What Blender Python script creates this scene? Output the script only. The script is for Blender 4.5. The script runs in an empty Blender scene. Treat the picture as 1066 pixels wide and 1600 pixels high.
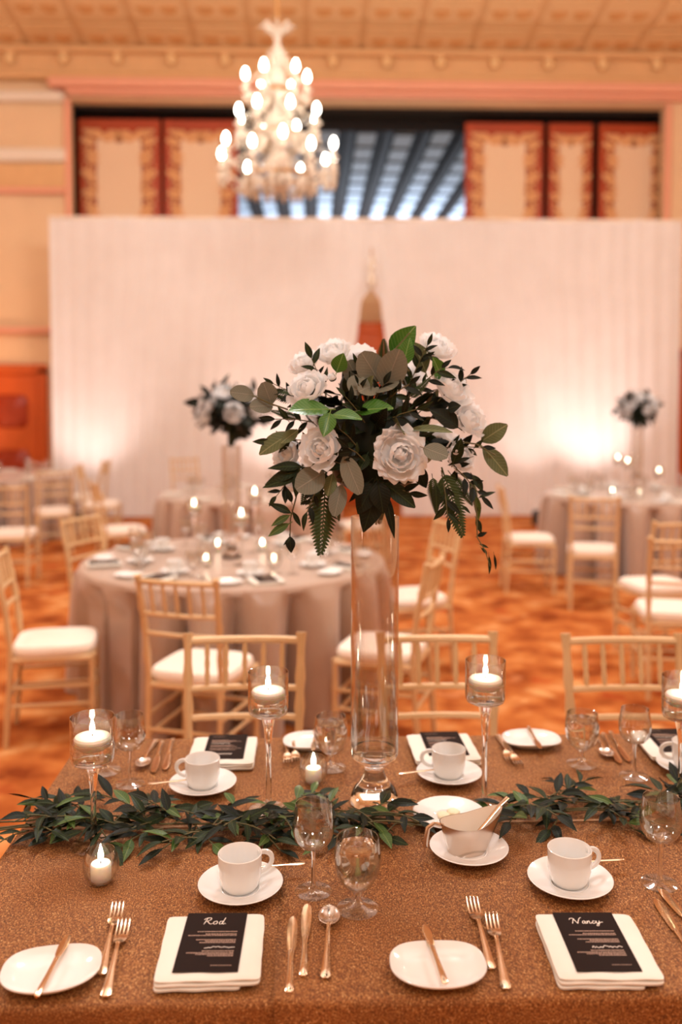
import bpy, math, random
from mathutils import Vector, Matrix
R = math.radians
PI = math.pi
S = bpy.context.scene
COL = S.collection

# ------------------------------------------------------------------ camera
CAM_H = 1.68
F_PX = 1400.0
PITCH = R(3.0)
YAW = math.atan(43.0 / F_PX)
HORIZON = 625.0
PY0 = HORIZON + F_PX * math.tan(PITCH)
cam_d = bpy.data.cameras.new('camera')
cam = bpy.data.objects.new('camera', cam_d)
COL.objects.link(cam)
cam.location = (0, 0, CAM_H)
cam.rotation_euler = (R(90) - PITCH, 0, -YAW)
cam_d.sensor_fit = 'VERTICAL'
cam_d.sensor_height = 36.0
cam_d.lens = F_PX / 1600 * 36.0
cam_d.shift_y = (PY0 - 800.0) / 1600.0
cam_d.clip_end = 100
cam_d.dof.use_dof = True
cam_d.dof.focus_distance = 1.76
cam_d.dof.aperture_fstop = 1.7
S.camera = cam

# ------------------------------------------------------------------ exposure
S.view_settings.view_transform = 'Standard'
S.view_settings.look = 'None'
S.view_settings.gamma = 1.0
S.view_settings.use_curve_mapping = False
S.view_settings.exposure = 0.25
S.cycles.use_denoising = True
S.cycles.transparent_max_bounces = 40
S.cycles.max_bounces = 12
S.cycles.transmission_bounces = 12
S.cycles.sample_clamp_indirect = 4.0

# ------------------------------------------------------------------ world
W = bpy.data.worlds.new('world')
S.world = W
W.use_nodes = True
W.node_tree.nodes['Background'].inputs[0].default_value = (1.0, 0.72, 0.45, 1)
W.node_tree.nodes['Background'].inputs[1].default_value = 0.25

# ------------------------------------------------------------------ light helper and added room fill
def light(name, kind, loc, power, color, size=1.0, rot=(0, 0, 0), size_y=None, spot=None, blend=0.6, parent=None):
    d = bpy.data.lights.new(name, kind)
    d.energy = power
    d.color = color
    if kind == 'AREA':
        d.shape = 'RECTANGLE'
        d.size = size
        d.size_y = size_y or size
    else:
        d.shadow_soft_size = size
    if kind == 'SPOT':
        d.spot_size = spot
        d.spot_blend = blend
    o = bpy.data.objects.new(name, d)
    COL.objects.link(o)
    o.location = loc
    o.rotation_euler = rot
    if parent:
        o.parent = parent
    return o

light('added_overhead_fill', 'AREA', (0.5, 6.0, 7.9), 250, (0.95, 0.98, 1.0), 9, size_y=9)  # unseen panel added under the ceiling as soft overhead fill
for lx, ly, lp in ((-4.6, 6.2, 260), (4.9, 6.2, 260), (0.2, 4.6, 260), (-4.6, -1.0, 140), (4.9, -1.0, 140), (0.4, -1.5, 230)):
    light('added_room_fill', 'POINT', (lx, ly, 5.0), lp, (0.98, 0.98, 0.97), 0.40)  # added fill lamps out of view, no fixtures hang here

# ------------------------------------------------------------------ pixel of the photograph -> place in the room
def ray(px, py):
    v = Vector(((px - 533.0) / F_PX, -(py - PY0) / F_PX, -1.0))
    v = Matrix.Rotation(-YAW, 3, 'Z') @ (Matrix.Rotation(R(90) - PITCH, 3, 'X') @ v)
    return v
def on(px, py, z):                 # point of a horizontal surface at height z
    v = ray(px, py)
    return Vector((0, 0, CAM_H)) + v * ((z - CAM_H) / v.z)
def at(px, py, y):                 # point at distance y down the room
    v = ray(px, py)
    return Vector((0, 0, CAM_H)) + v * (y / v.y)

# ------------------------------------------------------------------ helpers
def srgb(r, g, b):
    f = lambda c: c / 12.92 if c <= 0.04045 else ((c + 0.055) / 1.055) ** 2.4
    return (f(r / 255.0), f(g / 255.0), f(b / 255.0), 1.0)

class MB:
    """collects shapes that become one mesh object"""
    def __init__(s):
        s.v = []; s.f = []
    def add(s, vs, fs, M=None):
        n = len(s.v)
        s.v += [tuple(M @ Vector(p)) if M else tuple(p) for p in vs]
        s.f += [tuple(i + n for i in f) for f in fs]
        return s
    def box(s, c, d, M=None, taper=1.0):
        x, y, z = d[0] / 2, d[1] / 2, d[2] / 2
        vs = []
        for k, t in ((-1, 1.0), (1, taper)):
            for a, b in ((-1, -1), (1, -1), (1, 1), (-1, 1)):
                vs.append((c[0] + a * x * t, c[1] + b * y * t, c[2] + k * z))
        return s.add(vs, [(3, 2, 1, 0), (4, 5, 6, 7), (0, 1, 5, 4), (1, 2, 6, 5), (2, 3, 7, 6), (3, 0, 4, 7)], M)
    def bbox(s, c, d, b=0.003, M=None):
        """box with chamfered vertical and top/bottom edges"""
        x, y, z = d[0] / 2, d[1] / 2, d[2] / 2
        b = min(b, x * .9, y * .9, z * .9)
        def ring(zz, ins):
            X, Y = x - ins, y - ins
            return [(c[0] + p, c[1] + q, c[2] + zz) for p, q in
                    ((-X + b, -Y), (X - b, -Y), (X, -Y + b), (X, Y - b), (X - b, Y), (-X + b, Y), (-X, Y - b), (-X, -Y + b))]
        rs = [ring(-z, b * .7), ring(-z + b, 0), ring(z - b, 0), ring(z, b * .7)]
        vs = sum(rs, [])
        fs = [tuple(range(7, -1, -1)), tuple(range(24, 32))]
        for k in range(3):
            for i in range(8):
                j = (i + 1) % 8
                fs.append((k * 8 + i, k * 8 + j, k * 8 + 8 + j, k * 8 + 8 + i))
        return s.add(vs, fs, M)
    def lathe(s, prof, n=32, M=None, sx=1.0, sy=1.0, shape=None):
        vs = []; fs = []; rings = []
        for r, z in prof:
            if r <= 1e-6:
                rings.append([len(vs)]); vs.append((0, 0, z))
            else:
                st = len(vs)
                for i in range(n):
                    a = 2 * PI * i / n
                    k = shape(a) if shape else 1.0
                    vs.append((r * k * math.cos(a) * sx, r * k * math.sin(a) * sy, z))
                rings.append(list(range(st, st + n)))
        for a, b in zip(rings, rings[1:]):
            for i in range(n):
                j = (i + 1) % n
                if len(a) == 1 and len(b) == 1: continue
                if len(a) == 1: fs.append((a[0], b[j], b[i]))
                elif len(b) == 1: fs.append((a[i], a[j], b[0]))
                else: fs.append((a[i], a[j], b[j], b[i]))
        return s.add(vs, fs, M)
    def tube(s, pts, rad, n=8, cap=True, flat=1.0, up=None, M=None):
        pts = [Vector(p) for p in pts]
        m = len(pts)
        rs = list(rad) if hasattr(rad, '__len__') else [rad] * m
        vs = []; fs = []
        ref = Vector(up) if up else None
        for i, p in enumerate(pts):
            t = (pts[min(i + 1, m - 1)] - pts[max(i - 1, 0)])
            t = t.normalized() if t.length > 1e-9 else Vector((0, 0, 1))
            if ref is None:
                ref = Vector((0, 0, 1)) if abs(t.z) < .9 else Vector((1, 0, 0))
            u = ref - t * ref.dot(t)
            if u.length < 1e-6: u = t.orthogonal()
            u.normalize()
            if not up: ref = u
            w = t.cross(u)
            for k in range(n):
                a = 2 * PI * k / n
                vs.append(p + u * (math.cos(a) * rs[i] * flat) + w * (math.sin(a) * rs[i]))
        for i in range(m - 1):
            for k in range(n):
                j = (k + 1) % n
                fs.append((i * n + k, i * n + j, i * n + n + j, i * n + n + k))
        if cap:
            fs.append(tuple(range(n - 1, -1, -1)))
            fs.append(tuple(range((m - 1) * n, m * n)))
        return s.add(vs, fs, M)
    def loft(s, st, n=8, M=None, p=2.0):
        """st: (y, half width, z centre, half thickness)"""
        vs = []; fs = []
        for y, w, z, t in st:
            for k in range(n):
                a = 2 * PI * (k + .5) / n
                ca, sa = math.cos(a), math.sin(a)
                e = 2.0 / p
                vs.append((w * math.copysign(abs(ca) ** e, ca), y, z + t * math.copysign(abs(sa) ** e, sa)))
        m = len(st)
        for i in range(m - 1):
            for k in range(n):
                j = (k + 1) % n
                fs.append((i * n + k, i * n + n + k, i * n + n + j, i * n + j))
        fs.append(tuple(range(n)))
        fs.append(tuple(range(m * n - 1, (m - 1) * n - 1, -1)))
        return s.add(vs, fs, M)
    def grid(s, nu, nv, fn, M=None, wrap=False):
        vs = [fn(i / (nu - (0 if wrap else 1)), j / (nv - 1)) for j in range(nv) for i in range(nu)]
        fs = []
        for j in range(nv - 1):
            for i in range(nu if wrap else nu - 1):
                k = (i + 1) % nu
                fs.append((j * nu + i, j * nu + k, (j + 1) * nu + k, (j + 1) * nu + i))
        return s.add(vs, fs, M)
    def sphere(s, c, r, n=10, m=6, sz=1.0):
        prof = [(r * math.sin(PI * k / m), -r * sz * math.cos(PI * k / m)) for k in range(m + 1)]
        return s.lathe(prof, n, Matrix.Translation(Vector(c)))
    def mesh(s, name, mat, smooth=True):
        me = bpy.data.meshes.new(name)
        me.from_pydata(s.v, [], s.f)
        if mat: me.materials.append(mat)
        if smooth:
            me.polygons.foreach_set('use_smooth', [True] * len(me.polygons))
            try:
                me.set_sharp_from_angle(angle=R(38))
            except Exception:
                pass
        me.update()
        return me
    def build(s, name, mat, parent=None, loc=(0, 0, 0), smooth=True):
        return link(name, s.mesh(name, mat, smooth), parent, loc)

def link(name, data, parent=None, loc=(0, 0, 0), M=None):
    o = bpy.data.objects.new(name, data)
    COL.objects.link(o)
    o.location = loc
    if parent: o.parent = parent
    if M is not None: o.matrix_local = M
    return o
def tag(o, label, cat, group=None):
    o['label'] = label; o['category'] = cat
    if group: o['group'] = group
    return o
def struct(o):
    o['kind'] = 'structure'
    return o
def thing(name, label, cat, loc=(0, 0, 0), rotz=0.0, group=None):
    o = bpy.data.objects.new(name, None)
    COL.objects.link(o)
    o.empty_display_size = 0.05
    o.location = loc
    o.rotation_euler = (0, 0, rotz)
    return tag(o, label, cat, group)
KIDS = {}
def kids(o):
    return [c for c in o.children]
def dup(o, loc, rotz=0.0, label=None, group=None, parent=None):
    c = o.copy(); COL.objects.link(c)
    if parent is None:
        c.location = loc; c.rotation_euler = (0, 0, rotz)
        if label: c['label'] = label
        if group: c['group'] = group
    else:
        c.parent = parent
    for ch in o.children:
        if ch.type != 'LIGHT':
            dup(ch, None, parent=c)
    return c

# ------------------------------------------------------------------ materials
def nodes(name):
    m = bpy.data.materials.new(name); m.use_nodes = True
    nt = m.node_tree
    return m, nt, nt.nodes['Principled BSDF']
def mat(name, col, rough=.5, metal=0.0, var=.08, scale=12.0, bump=0.0, bscale=80.0, spec=.5, trans=0.0, ior=1.45, sheen=0.0, subs=0.0, coat=0.0, detail=3.0):
    m, nt, p = nodes(name)
    N = nt.nodes; L = nt.links
    tc = N.new('ShaderNodeTexCoord')
    nz = N.new('ShaderNodeTexNoise'); nz.inputs['Scale'].default_value = scale; nz.inputs['Detail'].default_value = detail
    L.new(tc.outputs['Object'], nz.inputs['Vector'])
    mx = N.new('ShaderNodeMixRGB'); mx.blend_type = 'MIX'
    mx.inputs[1].default_value = tuple(c * (1 - var) for c in col[:3]) + (1,)
    mx.inputs[2].default_value = tuple(min(1, c * (1 + var)) for c in col[:3]) + (1,)
    L.new(nz.outputs['Fac'], mx.inputs[0]); L.new(mx.outputs[0], p.inputs['Base Color'])
    p.inputs['Roughness'].default_value = rough
    p.inputs['Metallic'].default_value = metal
    p.inputs['Specular IOR Level'].default_value = spec
    p.inputs['IOR'].default_value = ior
    p.inputs['Transmission Weight'].default_value = trans
    p.inputs['Sheen Weight'].default_value = sheen
    p.inputs['Coat Weight'].default_value = coat
    if subs:
        p.inputs['Subsurface Weight'].default_value = subs
        p.inputs['Subsurface Radius'].default_value = (.02, .014, .010)
        p.inputs['Subsurface Scale'].default_value = 1.0
    if bump:
        n2 = N.new('ShaderNodeTexNoise'); n2.inputs['Scale'].default_value = bscale; n2.inputs['Detail'].default_value = 4
        L.new(tc.outputs['Object'], n2.inputs['Vector'])
        b = N.new('ShaderNodeBump'); b.inputs['Strength'].default_value = bump; b.inputs['Distance'].default_value = .01
        L.new(n2.outputs['Fac'], b.inputs['Height']); L.new(b.outputs[0], p.inputs['Normal'])
    return m
def emit(name, col, strength):
    m, nt, p = nodes(name)
    p.inputs['Base Color'].default_value = col
    p.inputs['Emission Color'].default_value = col
    p.inputs['Emission Strength'].default_value = strength
    return m
def thin_glass(name, tint=(.97, .97, .96, 1), power=1.8, rough=.01, gain=1.0, base=.10):
    m = bpy.data.materials.new(name); m.use_nodes = True
    nt = m.node_tree; N = nt.nodes; L = nt.links
    N.remove(N['Principled BSDF'])
    t = N.new('ShaderNodeBsdfTransparent'); t.inputs[0].default_value = tint
    g = N.new('ShaderNodeBsdfGlossy'); g.inputs['Roughness'].default_value = rough
    lw = N.new('ShaderNodeLayerWeight'); lw.inputs['Blend'].default_value = .5
    pw = N.new('ShaderNodeMath'); pw.operation = 'POWER'; pw.inputs[1].default_value = power
    L.new(lw.outputs['Facing'], pw.inputs[0])
    fr = N.new('ShaderNodeMath'); fr.operation = 'MULTIPLY_ADD'; fr.inputs[1].default_value = .9; fr.inputs[2].default_value = base
    L.new(pw.outputs[0], fr.inputs[0])
    nz = N.new('ShaderNodeTexNoise'); nz.inputs['Scale'].default_value = 18.0
    tc = N.new('ShaderNodeTexCoord'); L.new(tc.outputs['Object'], nz.inputs['Vector'])
    b = N.new('ShaderNodeBump'); b.inputs['Strength'].default_value = .02; b.inputs['Distance'].default_value = .001
    L.new(nz.outputs['Fac'], b.inputs['Height']); L.new(b.outputs[0], g.inputs['Normal'])
    ml = N.new('ShaderNodeMath'); ml.operation = 'MULTIPLY'; ml.inputs[1].default_value = gain; ml.use_clamp = True
    L.new(fr.outputs[0], ml.inputs[0])
    mx = N.new('ShaderNodeMixShader')
    L.new(ml.outputs[0], mx.inputs[0]); L.new(t.outputs[0], mx.inputs[1]); L.new(g.outputs[0], mx.inputs[2])
    L.new(mx.outputs[0], N['Material Output'].inputs['Surface'])
    return m
def solid_glass(name, ior=1.5, col=(1, 1, 1, 1)):
    m = bpy.data.materials.new(name); m.use_nodes = True
    nt = m.node_tree; N = nt.nodes; L = nt.links
    N.remove(N['Principled BSDF'])
    g = N.new('ShaderNodeBsdfGlass'); g.inputs['IOR'].default_value = ior; g.inputs['Roughness'].default_value = 0.0
    g.inputs['Color'].default_value = col
    L.new(g.outputs[0], N['Material Output'].inputs['Surface'])
    return m
def ramp(nt, fac, stops):
    r = nt.nodes.new('ShaderNodeValToRGB')
    e = r.color_ramp.elements
    while len(e) < len(stops): e.new(.5)
    for k, (p, c) in enumerate(stops):
        e[k].position = p; e[k].color = c
    nt.links.new(fac, r.inputs[0])
    return r

M = {}
M['plaster'] = mat('plaster', srgb(232, 200, 160), .8, var=.05, scale=2.5)
M['plaster_pale'] = mat('plaster_pale', srgb(236, 224, 206), .8, var=.04, scale=2.5)
M['trim_rose'] = mat('trim_rose', srgb(236, 172, 142), .6, var=.05)
M['cornice'] = mat('cornice', srgb(224, 180, 128), .65, var=.08, scale=6)
M['knob'] = mat('knob', srgb(240, 205, 150), .4, var=.04)
M['mahogany'] = mat('mahogany', srgb(172, 64, 20), .4, var=.18, scale=3)
M['door_wood'] = mat('door_wood', srgb(205, 92, 28), .4, var=.15, scale=3)
M['door_dark'] = mat('door_dark', srgb(160, 52, 14), .4, var=.15, scale=3)
M['gilt'] = mat('gilt', srgb(228, 172, 120), .45, var=.15, scale=30)
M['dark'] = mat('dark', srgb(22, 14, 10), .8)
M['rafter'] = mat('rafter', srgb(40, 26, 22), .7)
M['atrium_panel'] = mat('atrium_panel', srgb(205, 214, 226), .7, var=.12, scale=5)
M['atrium_batten'] = mat('atrium_batten', srgb(96, 100, 112), .7)
def diamond():
    m, nt, p = nodes('shutter_fabric')
    N = nt.nodes; L = nt.links
    tc = N.new('ShaderNodeTexCoord')
    mp = N.new('ShaderNodeMapping'); mp.inputs['Rotation'].default_value = (0, R(45), 0); mp.inputs['Scale'].default_value = (9, 9, 9)
    L.new(tc.outputs['Object'], mp.inputs[0])
    w = N.new('ShaderNodeTexWave'); w.wave_type = 'BANDS'; w.bands_direction = 'X'; w.inputs['Scale'].default_value = 1.0
    L.new(mp.outputs[0], w.inputs[0])
    r = ramp(nt, w.outputs['Fac'], [(0, srgb(226, 190, 152)), (1, srgb(244, 218, 186))])
    L.new(r.outputs[0], p.inputs['Base Color']); p.inputs['Roughness'].default_value = .7
    return m
M['shutter_fabric'] = diamond()
def carpet():
    m, nt, p = nodes('carpet')
    N = nt.nodes; L = nt.links
    tc = N.new('ShaderNodeTexCoord')
    nz = N.new('ShaderNodeTexNoise'); nz.inputs['Scale'].default_value = 3.6; nz.inputs['Detail'].default_value = 6; nz.inputs['Distortion'].default_value = .2
    L.new(tc.outputs['Object'], nz.inputs[0])
    r1 = ramp(nt, nz.outputs['Fac'], [(.30, srgb(128, 58, 22)), (.44, srgb(170, 92, 42)), (.56, srgb(194, 118, 60)), (.7, srgb(214, 156, 100))])
    vo = N.new('ShaderNodeTexVoronoi'); vo.inputs['Scale'].default_value = 3.4
    n2 = N.new('ShaderNodeTexNoise'); n2.inputs['Scale'].default_value = 5.0; n2.inputs['Detail'].default_value = 3
    L.new(tc.outputs['Object'], n2.inputs[0])
    ad = N.new('ShaderNodeMixRGB'); ad.blend_type = 'ADD'; ad.inputs[0].default_value = .35
    L.new(tc.outputs['Object'], ad.inputs[1]); L.new(n2.outputs['Color'], ad.inputs[2]); L.new(ad.outputs[0], vo.inputs[0])
    r2 = ramp(nt, vo.outputs['Distance'], [(.0, (1, 1, 1, 1)), (.16, (.7, .7, .7, 1)), (.3, (0, 0, 0, 1))])
    r3 = ramp(nt, vo.outputs['Color'], [(.25, srgb(84, 36, 18)), (.5, srgb(186, 66, 26)), (.75, srgb(226, 176, 116))])
    ml = N.new('ShaderNodeMath'); ml.operation = 'MULTIPLY'; ml.inputs[1].default_value = .85
    L.new(r2.outputs[0], ml.inputs[0])
    mx = N.new('ShaderNodeMixRGB'); L.new(ml.outputs[0], mx.inputs[0]); L.new(r1.outputs[0], mx.inputs[1]); L.new(r3.outputs[0], mx.inputs[2])
    L.new(mx.outputs[0], p.inputs['Base Color'])
    p.inputs['Roughness'].default_value = .95; p.inputs['Specular IOR Level'].default_value = .1
    n3 = N.new('ShaderNodeTexNoise'); n3.inputs['Scale'].default_value = 300
    L.new(tc.outputs['Object'], n3.inputs[0])
    b = N.new('ShaderNodeBump'); b.inputs['Strength'].default_value = .4; b.inputs['Distance'].default_value = .006
    L.new(n3.outputs['Fac'], b.inputs['Height']); L.new(b.outputs[0], p.inputs['Normal'])
    return m
M['carpet'] = carpet()
def glitter():
    m, nt, p = nodes('bronze_cloth')
    N = nt.nodes; L = nt.links
    tc = N.new('ShaderNodeTexCoord')
    mp = N.new('ShaderNodeMapping'); mp.inputs['Scale'].default_value = (1, .55, 1)
    L.new(tc.outputs['Object'], mp.inputs[0])
    nz = N.new('ShaderNodeTexNoise'); nz.inputs['Scale'].default_value = 420; nz.inputs['Detail'].default_value = 4; nz.inputs['Roughness'].default_value = .75
    L.new(mp.outputs[0], nz.inputs[0])
    n2 = N.new('ShaderNodeTexNoise'); n2.inputs['Scale'].default_value = 6; n2.inputs['Detail'].default_value = 3
    L.new(tc.outputs['Object'], n2.inputs[0])
    r = ramp(nt, nz.outputs['Fac'], [(.34, srgb(60, 30, 10)), (.47, srgb(128, 74, 30)), (.58, srgb(182, 118, 58)), (.68, srgb(252, 214, 150))])
    mx = N.new('ShaderNodeMixRGB'); mx.blend_type = 'MULTIPLY'; mx.inputs[0].default_value = .35
    L.new(r.outputs[0], mx.inputs[1]); L.new(n2.outputs['Fac'], mx.inputs[2])
    L.new(mx.outputs[0], p.inputs['Base Color'])
    p.inputs['Roughness'].default_value = .5
    p.inputs['Specular IOR Level'].default_value = .3
    p.inputs['Metallic'].default_value = .2
    p.inputs['Sheen Weight'].default_value = .08
    p.inputs['Sheen Tint'].default_value = srgb(255, 215, 180)
    b = N.new('ShaderNodeBump'); b.inputs['Strength'].default_value = .55; b.inputs['Distance'].default_value = .003
    L.new(nz.outputs['Fac'], b.inputs['Height']); L.new(b.outputs[0], p.inputs['Normal'])
    return m
M['bronze'] = glitter()
M['hem'] = mat('hem', srgb(205, 165, 130), .5, var=.1, scale=90)
M['satin'] = mat('satin', srgb(172, 146, 128), .30, var=.06, scale=9, sheen=.4, bump=.05, bscale=160)
def drape_mat():
    m = bpy.data.materials.new('sheer_drape'); m.use_nodes = True
    nt = m.node_tree; N = nt.nodes; L = nt.links
    N.remove(N['Principled BSDF'])
    tc = N.new('ShaderNodeTexCoord')
    nz = N.new('ShaderNodeTexNoise'); nz.inputs['Scale'].default_value = 3.0
    L.new(tc.outputs['Object'], nz.inputs[0])
    r = ramp(nt, nz.outputs['Fac'], [(0, srgb(232, 228, 224)), (1, srgb(244, 241, 238))])
    d = N.new('ShaderNodeBsdfDiffuse'); t = N.new('ShaderNodeBsdfTranslucent')
    L.new(r.outputs[0], d.inputs[0]); L.new(r.outputs[0], t.inputs[0])
    mx = N.new('ShaderNodeMixShader'); mx.inputs[0].default_value = .25
    L.new(d.outputs[0], mx.inputs[1]); L.new(t.outputs[0], mx.inputs[2])
    L.new(mx.outputs[0], N['Material Output'].inputs['Surface'])
    return m
M['drape'] = drape_mat()
M['gold_chair'] = mat('gold_chair', srgb(212, 180, 136), .38, metal=.15, var=.08, scale=25)
M['cushion'] = mat('cushion', srgb(240, 228, 214), .75, var=.03, scale=20, bump=.05)
M['china'] = mat('china', srgb(232, 231, 229), .14, var=.015, scale=8, coat=.3)
M['linen'] = mat('linen', srgb(226, 221, 211), .8, var=.03, scale=30, bump=.12, bscale=500)
M['card'] = mat('card', srgb(34, 22, 18), .8, var=.08, scale=40, spec=.15)
M['ink'] = mat('ink', srgb(238, 225, 212), .6, var=.02)
M['ink_dim'] = mat('ink_dim', srgb(172, 140, 122), .6, var=.05, scale=600)
M['cutlery'] = mat('cutlery', srgb(232, 206, 176), .16, metal=1.0, var=.03)
M['steel'] = mat('steel', srgb(214, 200, 188), .22, metal=1.0, var=.04)
M['thin'] = thin_glass('clear_glass_wall')
M['foot'] = thin_glass('clear_glass_foot', power=2.6, rough=.08, base=.03)
M['tube'] = thin_glass('clear_tube_wall', tint=(.96, .96, .955, 1), power=1.7)
M['glass'] = solid_glass('clear_glass_solid', 1.48)
M['water'] = solid_glass('water', 1.33)
M['wax'] = mat('wax', srgb(250, 244, 234), .5, var=.02, subs=.6)
M['flame'] = emit('flame', (1.0, .86, .62, 1), 30)
M['wick'] = mat('wick', srgb(40, 30, 25), .9)
M['bulb'] = emit('bulb', (1.0, .92, .80, 1), 20)
M['crystal'] = mat('crystal', srgb(240, 228, 208), .12, var=.12, scale=20, trans=.25, coat=.4)
M['brass'] = mat('brass', srgb(200, 150, 92), .3, metal=.7, var=.08)
M['candle_sleeve'] = mat('candle_sleeve', srgb(242, 232, 214), .5, var=.02)
def petal_mat():
    m = bpy.data.materials.new('petal'); m.use_nodes = True
    nt = m.node_tree; N = nt.nodes; L = nt.links
    N.remove(N['Principled BSDF'])
    tc = N.new('ShaderNodeTexCoord')
    nz = N.new('ShaderNodeTexNoise'); nz.inputs['Scale'].default_value = 3.0
    L.new(tc.outputs['Object'], nz.inputs[0])
    r = ramp(nt, nz.outputs['Fac'], [(0, srgb(242, 244, 245)), (1, srgb(251, 252, 253))])
    d = N.new('ShaderNodeBsdfDiffuse'); t = N.new('ShaderNodeBsdfTranslucent')
    L.new(r.outputs[0], d.inputs[0]); L.new(r.outputs[0], t.inputs[0])
    mx = N.new('ShaderNodeMixShader'); mx.inputs[0].default_value = .45
    L.new(d.outputs[0], mx.inputs[1]); L.new(t.outputs[0], mx.inputs[2])
    L.new(mx.outputs[0], N['Material Output'].inputs['Surface'])
    return m
M['petal'] = petal_mat()
def leaf_mat(name, col, vein, rough=.42, spec=.3, var=.3):
    m, nt, p = nodes(name)
    N = nt.nodes; L = nt.links
    tc = N.new('ShaderNodeTexCoord')
    sp = N.new('ShaderNodeSeparateXYZ'); L.new(tc.outputs['Object'], sp.inputs[0])
    ab = N.new('ShaderNodeMath'); ab.operation = 'ABSOLUTE'; L.new(sp.outputs['X'], ab.inputs[0])
    # side veins: stripes along y sheared by |x|
    sh = N.new('ShaderNodeMath'); sh.operation = 'MULTIPLY_ADD'; sh.inputs[1].default_value = -.8; L.new(ab.outputs[0], sh.inputs[0]); L.new(sp.outputs['Y'], sh.inputs[2])
    fq = N.new('ShaderNodeMath'); fq.operation = 'MULTIPLY'; fq.inputs[1].default_value = 60.0; L.new(sh.outputs[0], fq.inputs[0])
    sn = N.new('ShaderNodeMath'); sn.operation = 'SINE'; L.new(fq.outputs[0], sn.inputs[0])
    r1 = ramp(nt, sn.outputs[0], [(.80, (0, 0, 0, 1)), (1.0, (.35, .35, .35, 1))])
    r2 = ramp(nt, ab.outputs[0], [(.008, (.9, .9, .9, 1)), (.022, (0, 0, 0, 1))])
    mx = N.new('ShaderNodeMath'); mx.operation = 'MAXIMUM'; L.new(r1.outputs[0], mx.inputs[0]); L.new(r2.outputs[0], mx.inputs[1])
    nz = N.new('ShaderNodeTexNoise'); nz.inputs['Scale'].default_value = 4.0; L.new(tc.outputs['Object'], nz.inputs[0])
    oi = N.new('ShaderNodeObjectInfo')
    ad = N.new('ShaderNodeMath'); ad.operation = 'ADD'; L.new(nz.outputs['Fac'], ad.inputs[0]); L.new(oi.outputs['Random'], ad.inputs[1])
    hf = N.new('ShaderNodeMath'); hf.operation = 'MULTIPLY'; hf.inputs[1].default_value = .5; L.new(ad.outputs[0], hf.inputs[0])
    c1 = N.new('ShaderNodeMixRGB')
    c1.inputs[1].default_value = tuple(c * (1 - var) for c in col[:3]) + (1,)
    c1.inputs[2].default_value = tuple(min(1, c * (1 + var)) for c in col[:3]) + (1,)
    L.new(hf.outputs[0], c1.inputs[0])
    c2 = N.new('ShaderNodeMixRGB'); c2.inputs[2].default_value = vein
    L.new(mx.outputs[0], c2.inputs[0]); L.new(c1.outputs[0], c2.inputs[1])
    L.new(c2.outputs[0], p.inputs['Base Color'])
    p.inputs['Roughness'].default_value = rough; p.inputs['Specular IOR Level'].default_value = spec
    b = N.new('ShaderNodeBump'); b.inputs['Strength'].default_value = .35; b.inputs['Distance'].default_value = .004
    L.new(mx.outputs[0], b.inputs['Height']); L.new(b.outputs[0], p.inputs['Normal'])
    return m
M['ruscus'] = leaf_mat('ruscus_leaf', srgb(29, 41, 19), srgb(56, 70, 36), .45, .18)
M['ruscus_light'] = leaf_mat('ruscus_leaf_light', srgb(60, 86, 32), srgb(100, 120, 64))
M['ruscus_dark'] = leaf_mat('ruscus_leaf_dark', srgb(16, 23, 12), srgb(36, 46, 26), .45, .18)
M['salal'] = leaf_mat('salal_leaf', srgb(58, 108, 30), srgb(130, 160, 90), .34, .4, .2)
M['euca'] = leaf_mat('eucalyptus_leaf', srgb(112, 114, 100), srgb(140, 136, 122), .6, .2, .15)
M['olive'] = leaf_mat('olive_leaf', srgb(92, 102, 66), srgb(140, 144, 104), .5, .25, .2)
M['fern'] = mat('fern_leaf', srgb(54, 70, 36), .5, spec=.25, var=.25, scale=20)
M['stamen'] = mat('stamen', srgb(214, 206, 150), .6)
M['stem'] = mat('stem', srgb(92, 86, 52), .6, var=.15)
M['uplight'] = mat('uplight_body', srgb(30, 28, 28), .5)
M['uplens'] = emit('uplight_lens', (1.0, .86, .80, 1), 8)
M['butter'] = mat('butter', srgb(238, 222, 190), .5)

# ================================================================== THE ROOM
YW = 14.5                                        # back wall
YD = 12.85                                       # white drape
def zp(py, y): return at(490, py, y).z
def xp(px, y, py=500): return at(px, py, y).x
random.seed(4)

struct(MB().box((0, 4.5, -.05), (17.4, 21.4, .1)).build('floor', M['carpet'], smooth=False))

Z_C = zp(84, YW)                                 # where ceiling meets wall
OX0, OX1 = xp(107, YW, 240), xp(1043, YW, 240)   # opening high in the back wall
OZ0, OZ1 = zp(400, YW), zp(158, YW)
wb = MB()
wb.box(((-8.6 + OX0) / 2, YW + .15, Z_C / 2 + .1), (OX0 + 8.6, .3, Z_C + .2))
wb.box(((8.6 + OX1) / 2, YW + .15, Z_C / 2 + .1), (8.6 - OX1, .3, Z_C + .2))
wb.box(((OX0 + OX1) / 2, YW + .15, OZ0 / 2), (OX1 - OX0, .3, OZ0))
wb.box(((OX0 + OX1) / 2, YW + .15, (OZ1 + Z_C + .2) / 2), (OX1 - OX0, .3, Z_C + .2 - OZ1))
wall_back = struct(wb.build('wall_back', M['plaster'], smooth=False))
SL = .155
ZF = Z_C + SL * 5.5
struct(MB().box((-8.65, 4.5, ZF / 2), (.1, 21.4, ZF + .4)).build('wall_left', M['plaster'], smooth=False))
struct(MB().box((8.65, 4.5, ZF / 2), (.1, 21.4, ZF + .4)).build('wall_right', M['plaster'], smooth=False))
struct(MB().box((0, -6.05, ZF / 2), (17.4, .1, ZF + .4)).build('wall_front', M['plaster'], smooth=False))
ceil = MB()
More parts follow.
